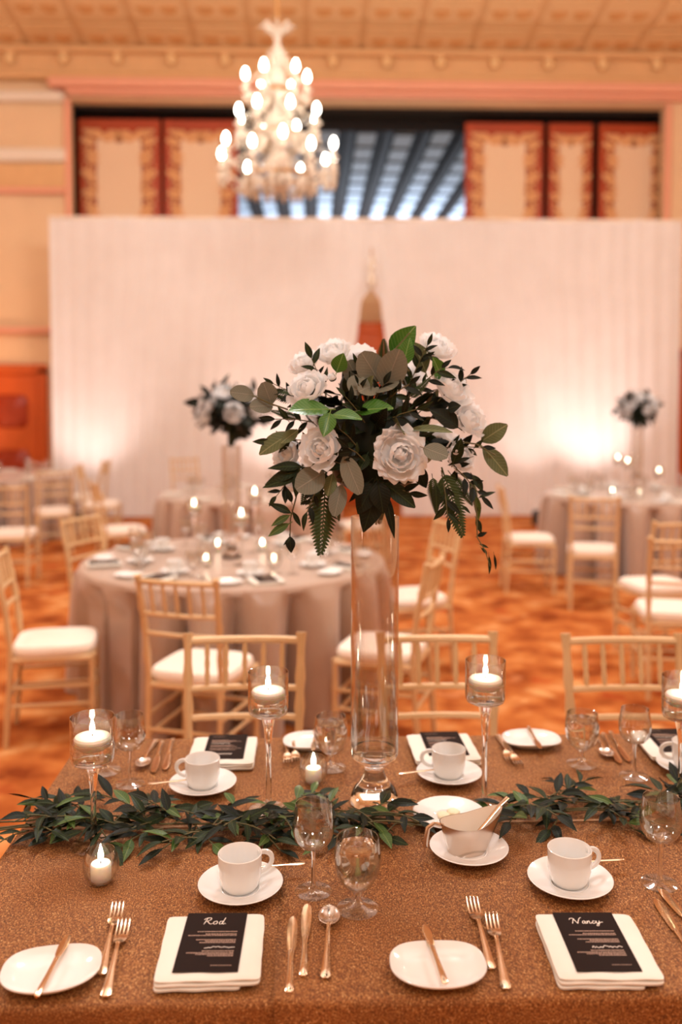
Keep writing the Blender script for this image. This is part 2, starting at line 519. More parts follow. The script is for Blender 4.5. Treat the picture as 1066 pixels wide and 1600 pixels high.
def slab(y0, z0, y1, z1, t=.12):
    ceil.add([(-8.7, y0, z0), (8.7, y0, z0), (8.7, y1, z1), (-8.7, y1, z1), (-8.7, y0, z0 + t), (8.7, y0, z0 + t), (8.7, y1, z1 + t), (-8.7, y1, z1 + t)],
             [(0, 1, 2, 3), (7, 6, 5, 4), (0, 4, 5, 1), (1, 5, 6, 2), (2, 6, 7, 3), (3, 7, 4, 0)])
slab(9.0, ZF, 14.6, Z_C - .0155)
slab(-6.1, ZF, 9.0, ZF)
ceiling = struct(ceil.build('ceiling', M['cornice'], smooth=False))
# coffer panels of the sloped ceiling, each a piece of its own
pan = MB().bbox((0, 0, -.012), (.76, .70, .024), .012)
pan_me = pan.mesh('ceiling_panel', mat('ceiling_panel', srgb(232, 194, 142), .7, var=.08, scale=5))
orn = MB()
for sx in (-1, 1):
    orn.bbox((sx * .17, .02, -.03), (.16, .20, .02), .01)
    orn.bbox((sx * .17, -.02, -.034), (.26, .09, .016), .008)
orn_me = orn.mesh('ceiling_ornament', mat('ceiling_ornament', srgb(214, 158, 100), .7, var=.12, scale=8))
tilt = -math.atan(SL)
for r in range(4):
    for c in range(-9, 10):
        x = c * .86 + .33
        if abs(x) > 8.2: continue
        y = 14.5 - .42 - r * .76
        z = Z_C + SL * (YW - y)
        Mx = Matrix.Translation((x, y, z)) @ Matrix.Rotation(tilt, 4, 'X')
        p = link('ceiling_panel', pan_me, ceiling, M=Mx)
        link('ornament', orn_me, p)

# cornice with brackets and knobs
zc0, zc1 = zp(130, YW), zp(86, YW)
cor = MB()
cor.bbox((0, YW - .06, (zc0 + zc1) / 2), (17.2, .12, zc1 - zc0), .02)
cor.bbox((0, YW - .14, zc1 - .03), (17.2, .28, .09), .03)
cor.bbox((0, YW - .12, zc0 + .02), (17.2, .22, .10), .03)
cornice = struct(cor.build('trim_1', M['cornice'], smooth=False))
br_me = MB().bbox((0, 0, 0), (.15, .16, .20), .02).mesh('bracket', M['cornice'], False)
kn_me = MB().sphere((0, 0, 0), .075, 12, 8).mesh('knob', M['knob'])
for k in range(-7, 11):
    x = xp(22 + 83 * (k + 2), YW, 100)
    if abs(x) > 8.3: continue
    b = link('bracket', br_me, cornice, (x, YW - .17, zp(93, YW)))
    link('knob', kn_me, b, (0, -.07, -.12))
# rose ledge over the opening
struct(MB().bbox(((OX0 + 8.3) / 2 - .1, YW - .14, zp(140, YW)), (8.3 - OX0 + .3, .30, .14), .04).bbox(((OX0 + 8.3) / 2, YW - .08, zp(150, YW)), (8.3 - OX0, .18, .10), .03).build('trim_2', M['trim_rose'], smooth=False))
# mouldings of the wall beside the opening
xl0, xl1 = -8.5, OX0 - .03
def ledge(n, py, h, dep, m):
    struct(MB().bbox(((xl0 + xl1) / 2, YW - dep / 2, zp(py, YW)), (xl1 - xl0, dep, h), min(h, dep) * .3).build('trim_%d' % n, m, smooth=False))
ledge(3, 158, .16, .16, M['plaster_pale'])
ledge(4, 247, .20, .10, M['plaster_pale'])
ledge(5, 303, .09, .14, M['trim_rose'])
ledge(6, 518, .10, .16, M['trim_rose'])
struct(MB().bbox(((xl0 + xl1) / 2, YW - .02, zp(278, YW)), (xl1 - xl0, .04, .38), .01).build('trim_7', M['cornice'], smooth=False))
# jamb on both sides of the opening
for n, x in ((8, OX0), (9, OX1)):
    struct(MB().bbox((x, YW - .02, (OZ0 + OZ1) / 2), (.10, .10, OZ1 - OZ0), .02).build('trim_%d' % n, M['trim_rose'], smooth=False))

# recess behind the opening, dark, with the middle left open to the hall beyond
YS = 14.98
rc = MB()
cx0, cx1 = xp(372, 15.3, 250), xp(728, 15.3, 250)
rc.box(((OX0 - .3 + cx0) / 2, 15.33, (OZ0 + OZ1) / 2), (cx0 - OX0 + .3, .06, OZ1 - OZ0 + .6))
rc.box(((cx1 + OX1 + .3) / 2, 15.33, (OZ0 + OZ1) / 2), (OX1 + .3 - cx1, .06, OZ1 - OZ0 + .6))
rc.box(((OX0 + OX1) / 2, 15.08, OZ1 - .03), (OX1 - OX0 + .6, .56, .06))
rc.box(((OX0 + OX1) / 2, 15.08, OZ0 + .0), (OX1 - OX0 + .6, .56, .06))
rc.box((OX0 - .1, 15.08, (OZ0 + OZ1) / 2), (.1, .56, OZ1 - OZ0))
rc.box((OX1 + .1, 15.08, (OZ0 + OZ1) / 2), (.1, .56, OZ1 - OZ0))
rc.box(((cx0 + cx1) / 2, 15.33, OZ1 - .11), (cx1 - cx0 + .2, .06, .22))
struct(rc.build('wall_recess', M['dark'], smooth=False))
# hall beyond: rafters and pale ceiling strips running away from us
ZA = zp(166, 15.3)
at_ = MB()
at_.box((1.5, 21, ZA + .2), (12, 11.2, .06))
at_.box((1.5, 26.6, ZA / 2 + .6), (12, .1, ZA))
at_.box((-4.5, 21, ZA / 2 + .6), (.1, 11.2, ZA)); at_.box((7.5, 21, ZA / 2 + .6), (.1, 11.2, ZA))
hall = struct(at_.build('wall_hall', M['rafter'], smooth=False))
st_me = MB().bbox((0, 0, 0), (.36, 11.0, .05), .02).mesh('ceiling_strip', M['atrium_panel'], False)
bt_me = MB().bbox((0, 0, 0), (.38, .03, .05), .01).mesh('batten', M['atrium_batten'], False)
rf_me = MB().bbox((0, 0, 0), (.14, 11.0, .20), .02).mesh('rafter', M['rafter'], False)
for k in range(-4, 8):
    x = .30 + k * .72
    s_ = link('ceiling_strip', st_me, hall, (x, 21, ZA + .12))
    for j in range(11):
        link('batten', bt_me, s_, (0, -5.1 + j * 1.0 + .1 * (k % 3), -.04))
    link('rafter', rf_me, hall, (x + .36, 21, ZA + .08))
light('hall_blue_fill', 'AREA', (2.0, 25.2, 3.4), 520, (.72, .84, 1.0), 6, rot=(R(180), 0, 0), size_y=2.2)  # unseen lamp added below the strips, shining up to light them blue

# carved wooden shutters
def scallop(n_w, w, h):
    """carved gilt border: curls that follow an arched frame"""
    b = MB()
    pts = []
    ks = min(1.1, .40 + w * .6)
    x0 = w / 2 - .13 * ks
    n = 15
    for i in range(n):
        z = -h / 2 + .05 + (h - .42) * i / (n - 1)
        pts.append((x0 + .035 * math.sin(i * 1.5), z))
    top = h / 2 - .33
    m = 9
    for i in range(m):
        t = i / (m - 1)
        pts.append((x0 * (1 - t), top + .10 * abs(math.cos(t * PI * .9)) - (.06 if i == m - 1 else 0)))
    k = 0
    for (x, z) in pts:
        for s in (-1, 1):
            r = (.055 + .022 * math.sin(k * 2.3)) * ks
            b.lathe([(0, -r * .4), (r * .8, -r * .35), (r, 0), (r * .55, r * .35), (r * .25, r * .1), (0, r * .4)], 8, Matrix.Translation((s * x, -.045, z)) @ Matrix.Rotation(R(90), 4, 'X'))
            r2 = r * .6
            b.lathe([(0, -r2 * .4), (r2, 0), (0, r2 * .5)], 7, Matrix.Translation((s * (x + .075 * ks), -.04, z + .03)) @ Matrix.Rotation(R(90), 4, 'X'))
            b.lathe([(0, -r2 * .4), (r2, 0), (0, r2 * .5)], 7, Matrix.Translation((s * max(0, x - .07 * ks), -.04, z - .02)) @ Matrix.Rotation(R(90), 4, 'X'))
        k += 1
    return b
zs1 = OZ1 - .16
zs0 = zp(372, YS)
shut_lbl = ['wooden shutter panel with carved border at the outer end of the opening beside pale wall',
            'wooden shutter panel with carved border behind the chandelier',
            'broad carved wooden shutter panel directly beside the dark window gap',
            'narrow carved wooden shutter panel between two broader shutters',
            'carved wooden shutter panel at the end next to a narrow shutter']
for k, (a, b) in enumerate(((122, 251), (256, 372), (727, 849), (857, 926), (936, 1042))):
    xa, xb = xp(a, YS, 250), xp(b, YS, 250)
    w, h = xb - xa, zs1 - zs0
    t = thing('shutter_panel', shut_lbl[k], 'shutter', ((xa + xb) / 2, YS, (zs0 + zs1) / 2), group='carved shutters in the high opening')
    MB().bbox((0, .02, 0), (w, .05, h), .012).build('frame', M['mahogany'], t, smooth=False)
    iw = w * .54
    fm = MB()
    n = 18
    prof = []
    for i in range(n + 1):
        u = -1 + 2 * i / n
        prof.append((u * iw / 2, h / 2 - .40 + .10 * abs(math.sin(u * PI * .75)) ** 1.2 * (1 if abs(u) < .97 else .2)))
    vs = [(-iw / 2, -.03, -h / 2 + .02), (iw / 2, -.03, -h / 2 + .02)] + [(x, -.03, z) for x, z in reversed(prof)]
    m_ = len(vs)
    vs += [(x, 0, z) for x, y, z in vs]
    fm.add(vs, [tuple(range(m_)), tuple(range(2 * m_ - 1, m_ - 1, -1))] + [(i, m_ + i, m_ + (i + 1) % m_, (i + 1) % m_) for i in range(m_)])
    fm.build('fabric_inset', M['shutter_fabric'], t, smooth=False)
    scallop(0, w * .90, h).build('carved_border', M['gilt'], t)['kind'] = 'stuff'

# doors below
def door(n, xa, xb, ztop, glow=False):
    w = xb - xa
    o = struct(MB().bbox(((xa + xb) / 2, YW - .03, ztop / 2), (w, .07, ztop), .01).build('door_%d' % n, M['door_wood'], smooth=False))
    cs = MB()
    cs.bbox((xa - .07, YW - .06, ztop / 2 + .05), (.16, .12, ztop + .1), .02)
    cs.bbox((xb + .07, YW - .06, ztop / 2 + .05), (.16, .12, ztop + .1), .02)
    cs.bbox(((xa + xb) / 2, YW - .06, ztop + .08), (w + .3, .12, .16), .02)
    cs.build('casing', M['door_wood'], o, smooth=False)
    for c in range(2):
        for r in range(2):
            cx = xa + w * (.27 + .46 * c); cz = ztop * (.30 + .42 * r)
            pm = MB()
            pm.lathe([(0, .03), (.86, .03), (1.0, .0), (1.0, -.01)], 20, Matrix.Translation((cx, YW - .068, cz)) @ Matrix.Rotation(R(90), 4, 'X') @ Matrix.Diagonal((w * .185, ztop * .14, 1, 1)), shape=lambda a: min(1.25, 1 / max(abs(math.cos(a)), abs(math.sin(a)))) * .92)
            pm.build('door_panel', M['door_dark'], o)
    MB().sphere(((xa + xb) / 2 + .06, YW - .11, 1.0), .035).build('door_handle', M['brass'], o)
    return o
door(1, xp(-95, YW, 650), xp(62, YW, 650), zp(586, YW))
door(2, xp(512, YW, 600), xp(648, YW, 600), zp(520, YW))
door(3, xp(1072, YW, 680), xp(1200, YW, 680), zp(560, YW))

# white pipe-and-drape: two panels that part in the middle
ZD = zp(340, YD)
XG = xp(580, YD, 480)
ZG = zp(452, YD)
DX0, DX1 = xp(79, YD, 500), xp(1061, YD, 650)
def drape(side):
    b = MB()
    nu, nv = 460, 34
    rnd = random.Random(3 + side)
    ph = [rnd.uniform(0, 6.28) for _ in range(5)]
    def fn(u, v):
        z = .012 + (ZD - .012) * v
        g = min(1, (ZG - z) / .10) * .12 + (ZG - z) * .12 if z < ZG else 0.0
        g = min(g, .46)
        if side < 0:
            x0, x1 = DX0, XG - g
        else:
            x0, x1 = XG + g, DX1
        x = x0 + (x1 - x0) * u
        L_ = (x1 - x0) if side < 0 else (x1 - x0)
        s = u * (XG - DX0 if side < 0 else DX1 - XG)
        y = .010 * math.sin(s * 27 + ph[0] + .8 * math.sin(s * 5 + ph[1])) + .003 * math.sin(s * 61 + ph[2]) + .03 * math.sin(s * 4.2 + ph[3])
        y *= .55 + .45 * (1 - v)
        return (x, YD + y, z)
    b.grid(nu, nv, fn)
    return b
for sd, lb in ((-1, 'sheer white drape panel hanging beside the carved wooden door'), (1, 'sheer white drape panel with the brightest uplight glow, behind a flower-topped round table')):
    t = thing('drape_panel', lb, 'curtain', ((DX0 + XG) / 2 if sd < 0 else (DX1 + XG) / 2, YD, 0), group='white drapes across the back of the room')
    o = drape(sd).build('sheer_cloth', M['drape'], t, (-t.location.x, -YD, 0))
    xa, xb = (DX0, XG) if sd < 0 else (XG, DX1)
    MB().tube([(xa - t.location.x, .0, ZD - .02), (xb - t.location.x, .0, ZD - .02)], .022, 8).build('rod', M['plaster_pale'], t)
    MB().tube([(((xa if sd < 0 else xb)) - t.location.x, .09, 0.01), (((xa if sd < 0 else xb)) - t.location.x, .09, ZD - .03)], .02, 8).build('upright_pole', M['plaster_pale'], t)
# pale drop standing in for a bright spot at the peak of the parting
t = thing('bright_spot_stand_in', 'small pale drop standing in for a bright spot where the white drapes part', 'ornament', (XG, YD - .14, zp(455, YD)))
MB().lathe([(0, 0), (.05, .06), (.06, .14), (.03, .24), (.012, .27), (0, .27)], 8).build('pendant', M['crystal'], t)
MB().lathe([(0, .26), (.03, .28), (.045, .36), (.035, .44), (.01, .48), (0, .48)], 8).build('bead', M['crystal'], t)
MB().tube([(0, 0, .46), (0, .06, .60), (0, .14, .62)], .008, 6).build('hook', M['brass'], t)

# uplights on the floor that wash the drape
for k, (px, pw, col, lb) in enumerate(((925, 130, (1, .84, .80), 'black drum uplight on the carpet behind the flower-topped far round table'),
                        (822, 60, (1, .80, .74), 'black drum uplight on the carpet washing the drape near its parting'),
                        (430, 90, (1, .80, .74), 'black drum uplight on the carpet behind the flowerless round table'),
                        (140, 95, (1, .80, .76), 'black drum uplight on the carpet near the carved wooden door'))):
    x = xp(px, YD, 690)
    t = thing('uplight', lb, 'light', (x, 11.95, 0), group='uplights along the drape')
    MB().lathe([(0, .0), (.11, 0), (.12, .02), (.12, .16), (.105, .19), (.10, .19), (.10, .15), (0, .15)], 16).build('housing', M['uplight'], t)
    MB().lathe([(0, .155), (.095, .155), (.095, .165), (0, .17)], 16).build('lens', M['uplens'], t)
    light('uplight_beam', 'SPOT', (0, 0, .22), pw, col, .08, rot=(R(153), 0, 0), spot=R(84), blend=1.0, parent=t)
light('door_wash', 'SPOT', (-5.6, 12.2, .4), 160, (1.0, .50, .25), .2, rot=(R(125), 0, R(8)), spot=R(70), blend=.9)
t = thing('uplight', 'added black drum uplight hidden behind the drapes to brighten a wooden door', 'light', (XG - 1.3, 13.5, 0), group='added uplights behind the drape')  # hidden fixture added to brighten what shows through the parting
MB().lathe([(0, .0), (.11, 0), (.12, .02), (.12, .16), (.105, .19), (.10, .19), (.10, .15), (0, .15)], 16).build('housing', M['uplight'], t)
MB().lathe([(0, .155), (.095, .155), (.095, .165), (0, .17)], 16).build('lens', M['uplens'], t)
light('uplight_beam', 'SPOT', (0, 0, .22), 150, (1, .86, .7), .08, rot=(R(148), 0, R(-40)), spot=R(110), blend=1.0, parent=t)

# ================================================================== CHANDELIER
YC = 10.0
cc = at(434, 200, YC)
zc = lambda py: at(434, py, YC).z
ch = thing('chandelier', 'tiered crystal chandelier with lit candle bulbs hanging from the ceiling', 'chandelier', (cc.x, YC, zc(310)))
zb = ch.location.z
lz = lambda py: zc(py) - zb
ctop = Z_C + SL * (YW - YC) - zb
MB().tube([(0, 0, lz(38)), (0, 0, ctop - .04)], .018, 8).lathe([(0, ctop - .02), (.12, ctop - .02), (.10, ctop - .10), (.03, ctop - .15), (0, ctop - .15)], 16).build('hanging_rod', M['brass'], ch)
prof = [(0, lz(302)), (.06, lz(299)), (.10, lz(291)), (.05, lz(283)), (.13, lz(270)), (.17, lz(255)), (.10, lz(243)), (.06, lz(225)), (.14, lz(205)), (.16, lz(190)), (.07, lz(172)),
        (.05, lz(150)), (.12, lz(135)), (.10, lz(118)), (.05, lz(105)), (.09, lz(90)), (.05, lz(75)), (.03, lz(62)), (.07, lz(54)), (.03, lz(46)), (.02, lz(38)), (0, lz(37))]
MB().lathe(prof, 14).build('crystal_column', M['crystal'], ch)
crown = MB()
for k in range(8):
    a = k * PI / 4
    crown.tube([(.03 * math.cos(a), .03 * math.sin(a), lz(52)), (.10 * math.cos(a), .10 * math.sin(a), lz(46)), (.15 * math.cos(a), .15 * math.sin(a), lz(40)), (.19 * math.cos(a), .19 * math.sin(a), lz(44))], [.02, .024, .02, .012], 6)
crown.build('crown', M['crystal'], ch)
def bead_me(r, h):
    return MB().lathe([(0, -h), (r * .5, -h * .7), (r, -h * .25), (r * .7, h * .15), (r * .25, h * .3), (0, h * .32)], 7).mesh('pendant', M['crystal'], False)
pend_big, pend_small = bead_me(.045, .15), bead_me(.03, .09)
sleeve_me = MB().lathe([(0, 0), (.05, .0), (.055, .02), (.02, .03), (.017, .11), (0, .11)], 10).mesh('candle_sleeve', M['candle_sleeve'])
bulb_me = MB().lathe([(0, 0), (.02, .01), (.032, .045), (.026, .08), (.01, .115), (0, .125)], 10).mesh('bulb', M['bulb'])
strands = MB()
rng = random.Random(11)
for tier, (n, rad, pbulb, pjoin, a0) in enumerate(((12, .66, 243, 275, .12), (8, .47, 178, 208, .35), (6, .35, 117, 142, .1))):
    for k in range(n):
        a = a0 + 2 * PI * k / n
        ca, sa = math.cos(a), math.sin(a)
        zbul = lz(pbulb) - .06 + (.07 if (k % 2 and tier == 0) else 0)
        rr = rad * (1.0 if k % 2 else .93)
        zj = lz(pjoin)
        pts = []
        for i in range(9):
            t_ = i / 8
            rad_ = .06 + (rr - .06) * t_
            z_ = zj + (zbul - .12 - zj) * t_ ** 2 - .10 * math.sin(PI * t_ * 1.05)
            pts.append((rad_ * ca, rad_ * sa, z_))
        pts.append((rr * ca, rr * sa, zbul - .10))
        arm = MB().tube(pts, [.017] * 10, 6).build('arm', M['crystal'], ch)
        link('candle_sleeve', sleeve_me, arm, (rr * ca, rr * sa, zbul - .11))
        link('bulb', bulb_me, arm, (rr * ca, rr * sa, zbul))
        link('pendant', pend_big if tier == 0 else pend_small, arm, (rr * ca, rr * sa, zbul - .17))
        link('pendant', pend_small, arm, (pts[5][0], pts[5][1], pts[5][2] - .06))
        # bead swag from the arm tip up to the column
        zt = lz((180, 120, 66)[tier])
        for i in range(1, 13):
            t_ = i / 13
            r_ = rr * (1 - t_) * (1 - .25 * math.sin(PI * t_)) + .05
            z_ = zbul - .05 + (zt - zbul) * (t_ ** 1.4)
            strands.lathe([(0, -.026), (.021, 0), (0, .026)], 5, Matrix.Translation((r_ * ca, r_ * sa, z_)))
        # garland to the next arm
        a2 = a + 2 * PI / n
        for i in range(1, 8):
            t_ = i / 8
            aa = a + (a2 - a) * t_
            z_ = zbul - .13 - .12 * math.sin(PI * t_)
            strands.lathe([(0, -.03), (.02, 0), (0, .03)], 5, Matrix.Translation((rr * .97 * math.cos(aa), rr * .97 * math.sin(aa), z_)))
    # ring of the tier with drops
    ring = MB()
    rr = rad * .55
    ring.tube([(rr * math.cos(i * PI / 12), rr * math.sin(i * PI / 12), lz(pjoin) - .02) for i in range(25)], .02, 6)
    ro = ring.build('tier_ring', M['brass'], ch)
    for k in range(n):
        a = a0 + 2 * PI * (k + .5) / n
        link('pendant', pend_big, ro, (rr * math.cos(a), rr * math.sin(a), lz(pjoin) - .08))
so = strands.build('crystal_strands', M['crystal'], ch, smooth=False)
so['kind'] = 'stuff'

# ================================================================== CHAIRS
def leg_tube(pts, r, nodes_at=(.2, .45, .7)):
    P_, rs = [], []
    n = 16
    pts = [Vector(p) for p in pts]
    seg = len(pts) - 1
    for i in range(n + 1):
        t = i / n * seg
        k = min(int(t), seg - 1)
        P_.append(pts[k].lerp(pts[k + 1], t - k))
        g = r
        for q in nodes_at:
            d = abs(i / n - q)
            if d < .035: g = r * 1.32
        rs.append(g)
    return MB().tube(P_, rs, 8)
def make_chair():
    t = thing('chiavari_chair', 'x', 'chair')
    g = M['gold_chair']
    fl = leg_tube([(0, 0, 0), (0, 0, .44)], .0135).mesh('leg', g)
    for s in (-1, 1):
        link('leg', fl, t, (s * .185, .185, 0))
    for s in (-1, 1):
        leg_tube([(s * .172, -.225, 0), (s * .172, -.192, .44), (s * .178, -.215, .68), (s * .184, -.265, .925)], .0130, (.15, .3, .5, .66, .84, .985)).build('leg', g, t)
    fr = MB()
    fr.tube([(-.185, .185, .425), (.185, .185, .425)], .016, 8)
    fr.tube([(-.172, -.19, .425), (.172, -.19, .425)], .016, 8)
    for s in (-1, 1): fr.tube([(s * .185, .185, .425), (s * .172, -.19, .425)], .016, 8)
    fr.add([(-.19, .19, .43), (.19, .19, .43), (.175, -.19, .43), (-.175, -.19, .43)], [(0, 1, 2, 3)])
    fr.build('seat_frame', g, t)
    cu = MB()
    def prof(k):
        return 1.0
    def sh(a):
        c, s = abs(math.cos(a)), abs(math.sin(a))
        return 1.0 / (c ** 5 + s ** 5) ** .2
    cu.lathe([(0, .438), (.96, .438), (1.0, .450), (1.0, .470), (.95, .487), (.7, .497), (0, .502)], 32, Matrix.Diagonal((.198, .20, 1, 1)), shape=sh)
    cu.build('seat_cushion', M['cushion'], t)
    def bp(z, x):            # point in the back's plane
        if z < .68: y = -.192 - .023 * (z - .44) / .24; hw = .172 + .006 * (z - .44) / .24
        else: y = -.215 - .05 * (z - .68) / .245; hw = .178 + .006 * (z - .68) / .245
        return (x * hw, y - .018 * (1 - x * x), z)
    def rail(name, z, r):
        MB().tube([bp(z, -1 + k / 4) for k in range(9)], r, 8).build(name, g, t)
    rail('top_rail', .900, .0125)
    rail('cross_rail', .752, .0105)
    rail('cross_rail', .662, .0105)
    for k in range(5):
        x = -.667 + .333 * k
        a, b = Vector(bp(.752, x)), Vector(bp(.900, x))
        MB().tube([a.lerp(b, i / 8) for i in range(9)], [.006, .007, .0095, .0075, .0095, .0075, .0095, .007, .006], 7).build('spindle', g, t)
    for z in (.20, .29):
        for s in (-1, 1):
            MB().tube([(s * .185, .185, z), (s * .172, -.208, z)], .0095, 7).build('stretcher', g, t)
    for z in (.17, .26):
        MB().tube([(-.185, .185, z), (.185, .185, z)], .0095, 7).build('stretcher', g, t)
    MB().tube([(-.172, -.21, .23), (.172, -.21, .23)], .0095, 7).build('stretcher', g, t)
    return t
chair0 = make_chair()
chair_used = [False]
def chair(x, y, face, label, group=None):
    """x, y: middle of the seat; face: direction the sitter looks, degrees from +X"""
    rz = R(face - 90)
    if not chair_used[0]:
        chair_used[0] = True
        chair0.location = (x, y, 0); chair0.rotation_euler = (0, 0, rz)
        c = chair0
        c['label'] = label
        if group: c['group'] = group
        return c
    return dup(chair0, (x, y, 0), rz, label, group)
def chair_back(px, py, face, label, group=None):
    """place by the middle of the top rail"""
    p = on(px, py, .92)
    f = Vector((math.cos(R(face)), math.sin(R(face)), 0))
    q = p + f * .28
    return chair(q.x, q.y, face, label, group)
def chair_seat(px, py, face, label, group=None):
    p = on(px, py, .49)
    return chair(p.x, p.y, face, label, group)
G1 = 'golden chairs along the far side of the long table'
chair_back(383, 989, -90, 'golden chiavari chair tucked in at the long table by the napkin with slanted cutlery', G1)
chair_back(682, 988, -90, 'golden chiavari chair at the long table, behind the tall flower vase', G1)
chair_back(970, 990, -91, 'golden chiavari chair at the long table, beyond the two glasses and tall candle', G1)
G2 = 'golden chairs around the round table nearest the long table'
chair_seat(88, 994, 10, 'golden chiavari chair with white cushion, side-on at the near round table', G2)
chair_back(122, 807, -25, 'golden chiavari chair turned to the near round table, its back to the wooden door', G2)
chair_seat(318, 1032, 72, 'golden chiavari chair with its back to the long table at the near round table', G2)
chair_seat(598, 1003, 160, 'golden chiavari chair seen through the tall vase, facing the near round table', G2)
chair_seat(640, 926, 197, 'golden chiavari chair half hidden behind another chair right beside the vase', G2)
G3 = 'golden chairs around the far flower-topped round table'
chair_seat(828, 836, -5, 'golden chiavari chair side-on at the far flower-topped table, open floor behind it', G3)
chair_seat(926, 853, 75, 'golden chiavari chair with back to us between side-on chair and tilted chairs', G3)
chair_seat(1026, 908, 100, 'golden chiavari chair at the far flower-topped table, close behind another chair', G3)
chair_seat(1052, 946, 80, 'golden chiavari chair with large white cushion standing in front of another chair', G3)
G4 = 'golden chairs around the round table by the wooden door'
chair_seat(20, 828, 95, 'golden chiavari chair with its back to us at the table by the wooden door', G4)
chair_seat(84, 794, 110, 'golden chiavari chair with bright cushion at the table by the wooden door', G4)
chair_seat(135, 772, 178, 'golden chiavari chair side-on between the wooden-door table and the drape', G4)
G5 = 'golden chairs around the flowerless round table'
chair_seat(192, 823, 25, 'golden chiavari chair at the flowerless table, its back to the wooden door', G5)
chair_seat(160, 783, 5, 'golden chiavari chair standing alone in front of the drape', G5)
chair_seat(300, 770, -60, 'golden chiavari chair between the flowerless table and the drape', G5)
chair_seat(562, 815, 190, 'golden chiavari chair facing the flowerless table, seen beside the vase', G5)

# ================================================================== ROUND TABLES
def round_cloth(cx, cy, rad, label, seed, dents=()):
    rnd = random.Random(seed)
    ph = [rnd.uniform(0, 6.28) for _ in range(4)]
    n = 18
    prof = [(0.0, 0.0), (.3, 0), (.6, 0), (.85, 0), (.96, 0), (.985, .002), (1.0, .010), (1.008, .03)]
    rings = []
    b = MB()
    def fn(u, v):
        a = 2 * PI * u
        q = v * 30
        if q <= 7:
            r, dz = prof[int(round(q))]
            return (r * rad * math.cos(a), r * rad * math.sin(a), .75 - dz)
        t = (q - 7) / 23
        fold = 1 - 2 * (1 - abs(math.sin(.5 * (n * a + ph[0] + .8 * math.sin(3 * a + ph[1]))))) ** 1.25
        fold2 = math.sin(2 * n * a + ph[2]) * .25
        r = rad * 1.006 + (fold * .135 + fold2 * .015 - .045) * t ** .4
        for da, lim in dents:          # pushed in by a chair seat
            q_ = math.atan2(math.sin(a - R(da)), math.cos(a - R(da)))
            cap = lim / max(.5, math.cos(q_)) + 1.6 * max(0, abs(q_) - .27) ** 1.3
            if r > cap: r = r + (cap - r) * min(1, t * 5)
        return (r * math.cos(a), r * math.sin(a), .72 - (.72 - .006) * t)
    b.grid(432, 31, fn, wrap=True)
    o = b.build('round_tablecloth', M['satin'], None, (cx, cy, 0))
    return tag(o, label, 'tablecloth', 'floor-length cloths on round tables')
def table_pos(px, y): return at(px, 800, y).x, y
T1 = table_pos(366, 5.25); T2 = table_pos(996, 8.75); T3 = table_pos(-8, 11.2); T4 = table_pos(392, 8.95)
round_cloth(*T1, .88, 'taupe satin floor-length cloth on the round table nearest the long table', 1, ((148, .73), (222, .82), (12, .84)))
round_cloth(*T2, .90, 'taupe satin cloth on the far flower-topped round table', 2)
round_cloth(*T3, .90, 'taupe satin cloth on the round table by the carved wooden door', 3)
round_cloth(*T4, .90, 'taupe satin cloth on the flowerless round table before the drape', 4, ((-12, .82),))

# ================================================================== THE LONG TABLE
ZT = .75
TX0, TX1 = -.632, 2.45
TY0, TY1, TYM = on(490, 1556, ZT).y, on(300, 1153, ZT).y, on(870, 1284, ZT).y
def cloth_piece(name, x0, x1, y0, y1, front, back, left, dz, label, seed, lip=0.0):
    """flat on the table, falling over the sides named"""
    rnd = random.Random(seed)
    ph = [rnd.uniform(0, 6.28) for _ in range(6)]
    DROP = .735
    rr = .012
    def side(o):                 # overshoot -> (outward, down)
        if o <= 0: return 0.0, 0.0
        arc = rr * PI / 2
        if o < arc:
            a = o / rr
            return rr * math.sin(a), rr * (1 - math.cos(a))
        return rr, rr + (o - arc)
    def axis(a, b, lo, hi, n):
        v = []
        if lo: v += [a - d for d in (DROP, .6, .45, .3, .2, .12, .07, .04, .025, .019, .014, .009, .005)]
        v += [a + (b - a) * i / n for i in range(n + 1)]
        if hi: v += [b + d for d in (.005, .009, .014, .019, .025, .04, .07, .12, .2, .3, .45, .6, DROP)]
        return v
    xs = axis(x0, x1, left, False, 90)
    ys = axis(y0, y1, front, back, 34)
    vs = []; fs = []
    for y in ys:
        for x in xs:
            ox = max(0, x0 - x) if left else 0
            oyf = max(0, y0 - y) if front else 0
            oyb = max(0, y - y1) if back else 0
            sx, dx = side(ox); sf, df = side(oyf); sb, db = side(oyb)
            down = max(dx, df, db)
            z = ZT + dz - down
            X = max(x, x0) - sx if left else x
            Y = min(max(y, y0), y1) - sf + sb
            if down > .012:
                w = min(1, (down - .012) / .25)
                rip = w * (.022 * math.sin(x * 17 + ph[0] + math.sin(x * 6 + ph[1])) + .01 * math.sin(x * 41 + ph[2]))
                if df >= max(dx, db): Y -= rip + .02 * w
                elif db >= dx: Y += rip * .25
                else: X -= .022 * w * math.sin(y * 15 + ph[3]) + .02 * w
            else:
                z += .0006 * math.sin(x * 9 + ph[4]) * math.sin(y * 11 + ph[5])
            if lip and abs(x - x0) < .05 and not left:
                z += lip * max(0, 1 - (x - x0) / .05) * (.35 + .65 * max(0, 1 - (y - y0) / .14)) 
            vs.append((X, Y, max(z, .006)))
    nx = len(xs)
    for j in range(len(ys) - 1):
        for i in range(nx - 1):
            fs.append((j * nx + i, j * nx + i + 1, (j + 1) * nx + i + 1, (j + 1) * nx + i))
    o = MB().add(vs, fs).build(name, M['bronze'], None)
    sm = o.modifiers.new('thick', 'SOLIDIFY'); sm.thickness = .0012; sm.offset = -1
    return tag(o, label, 'tablecloth', 'bronze cloths on the long table')
XS = on(428, 1556, ZT).x
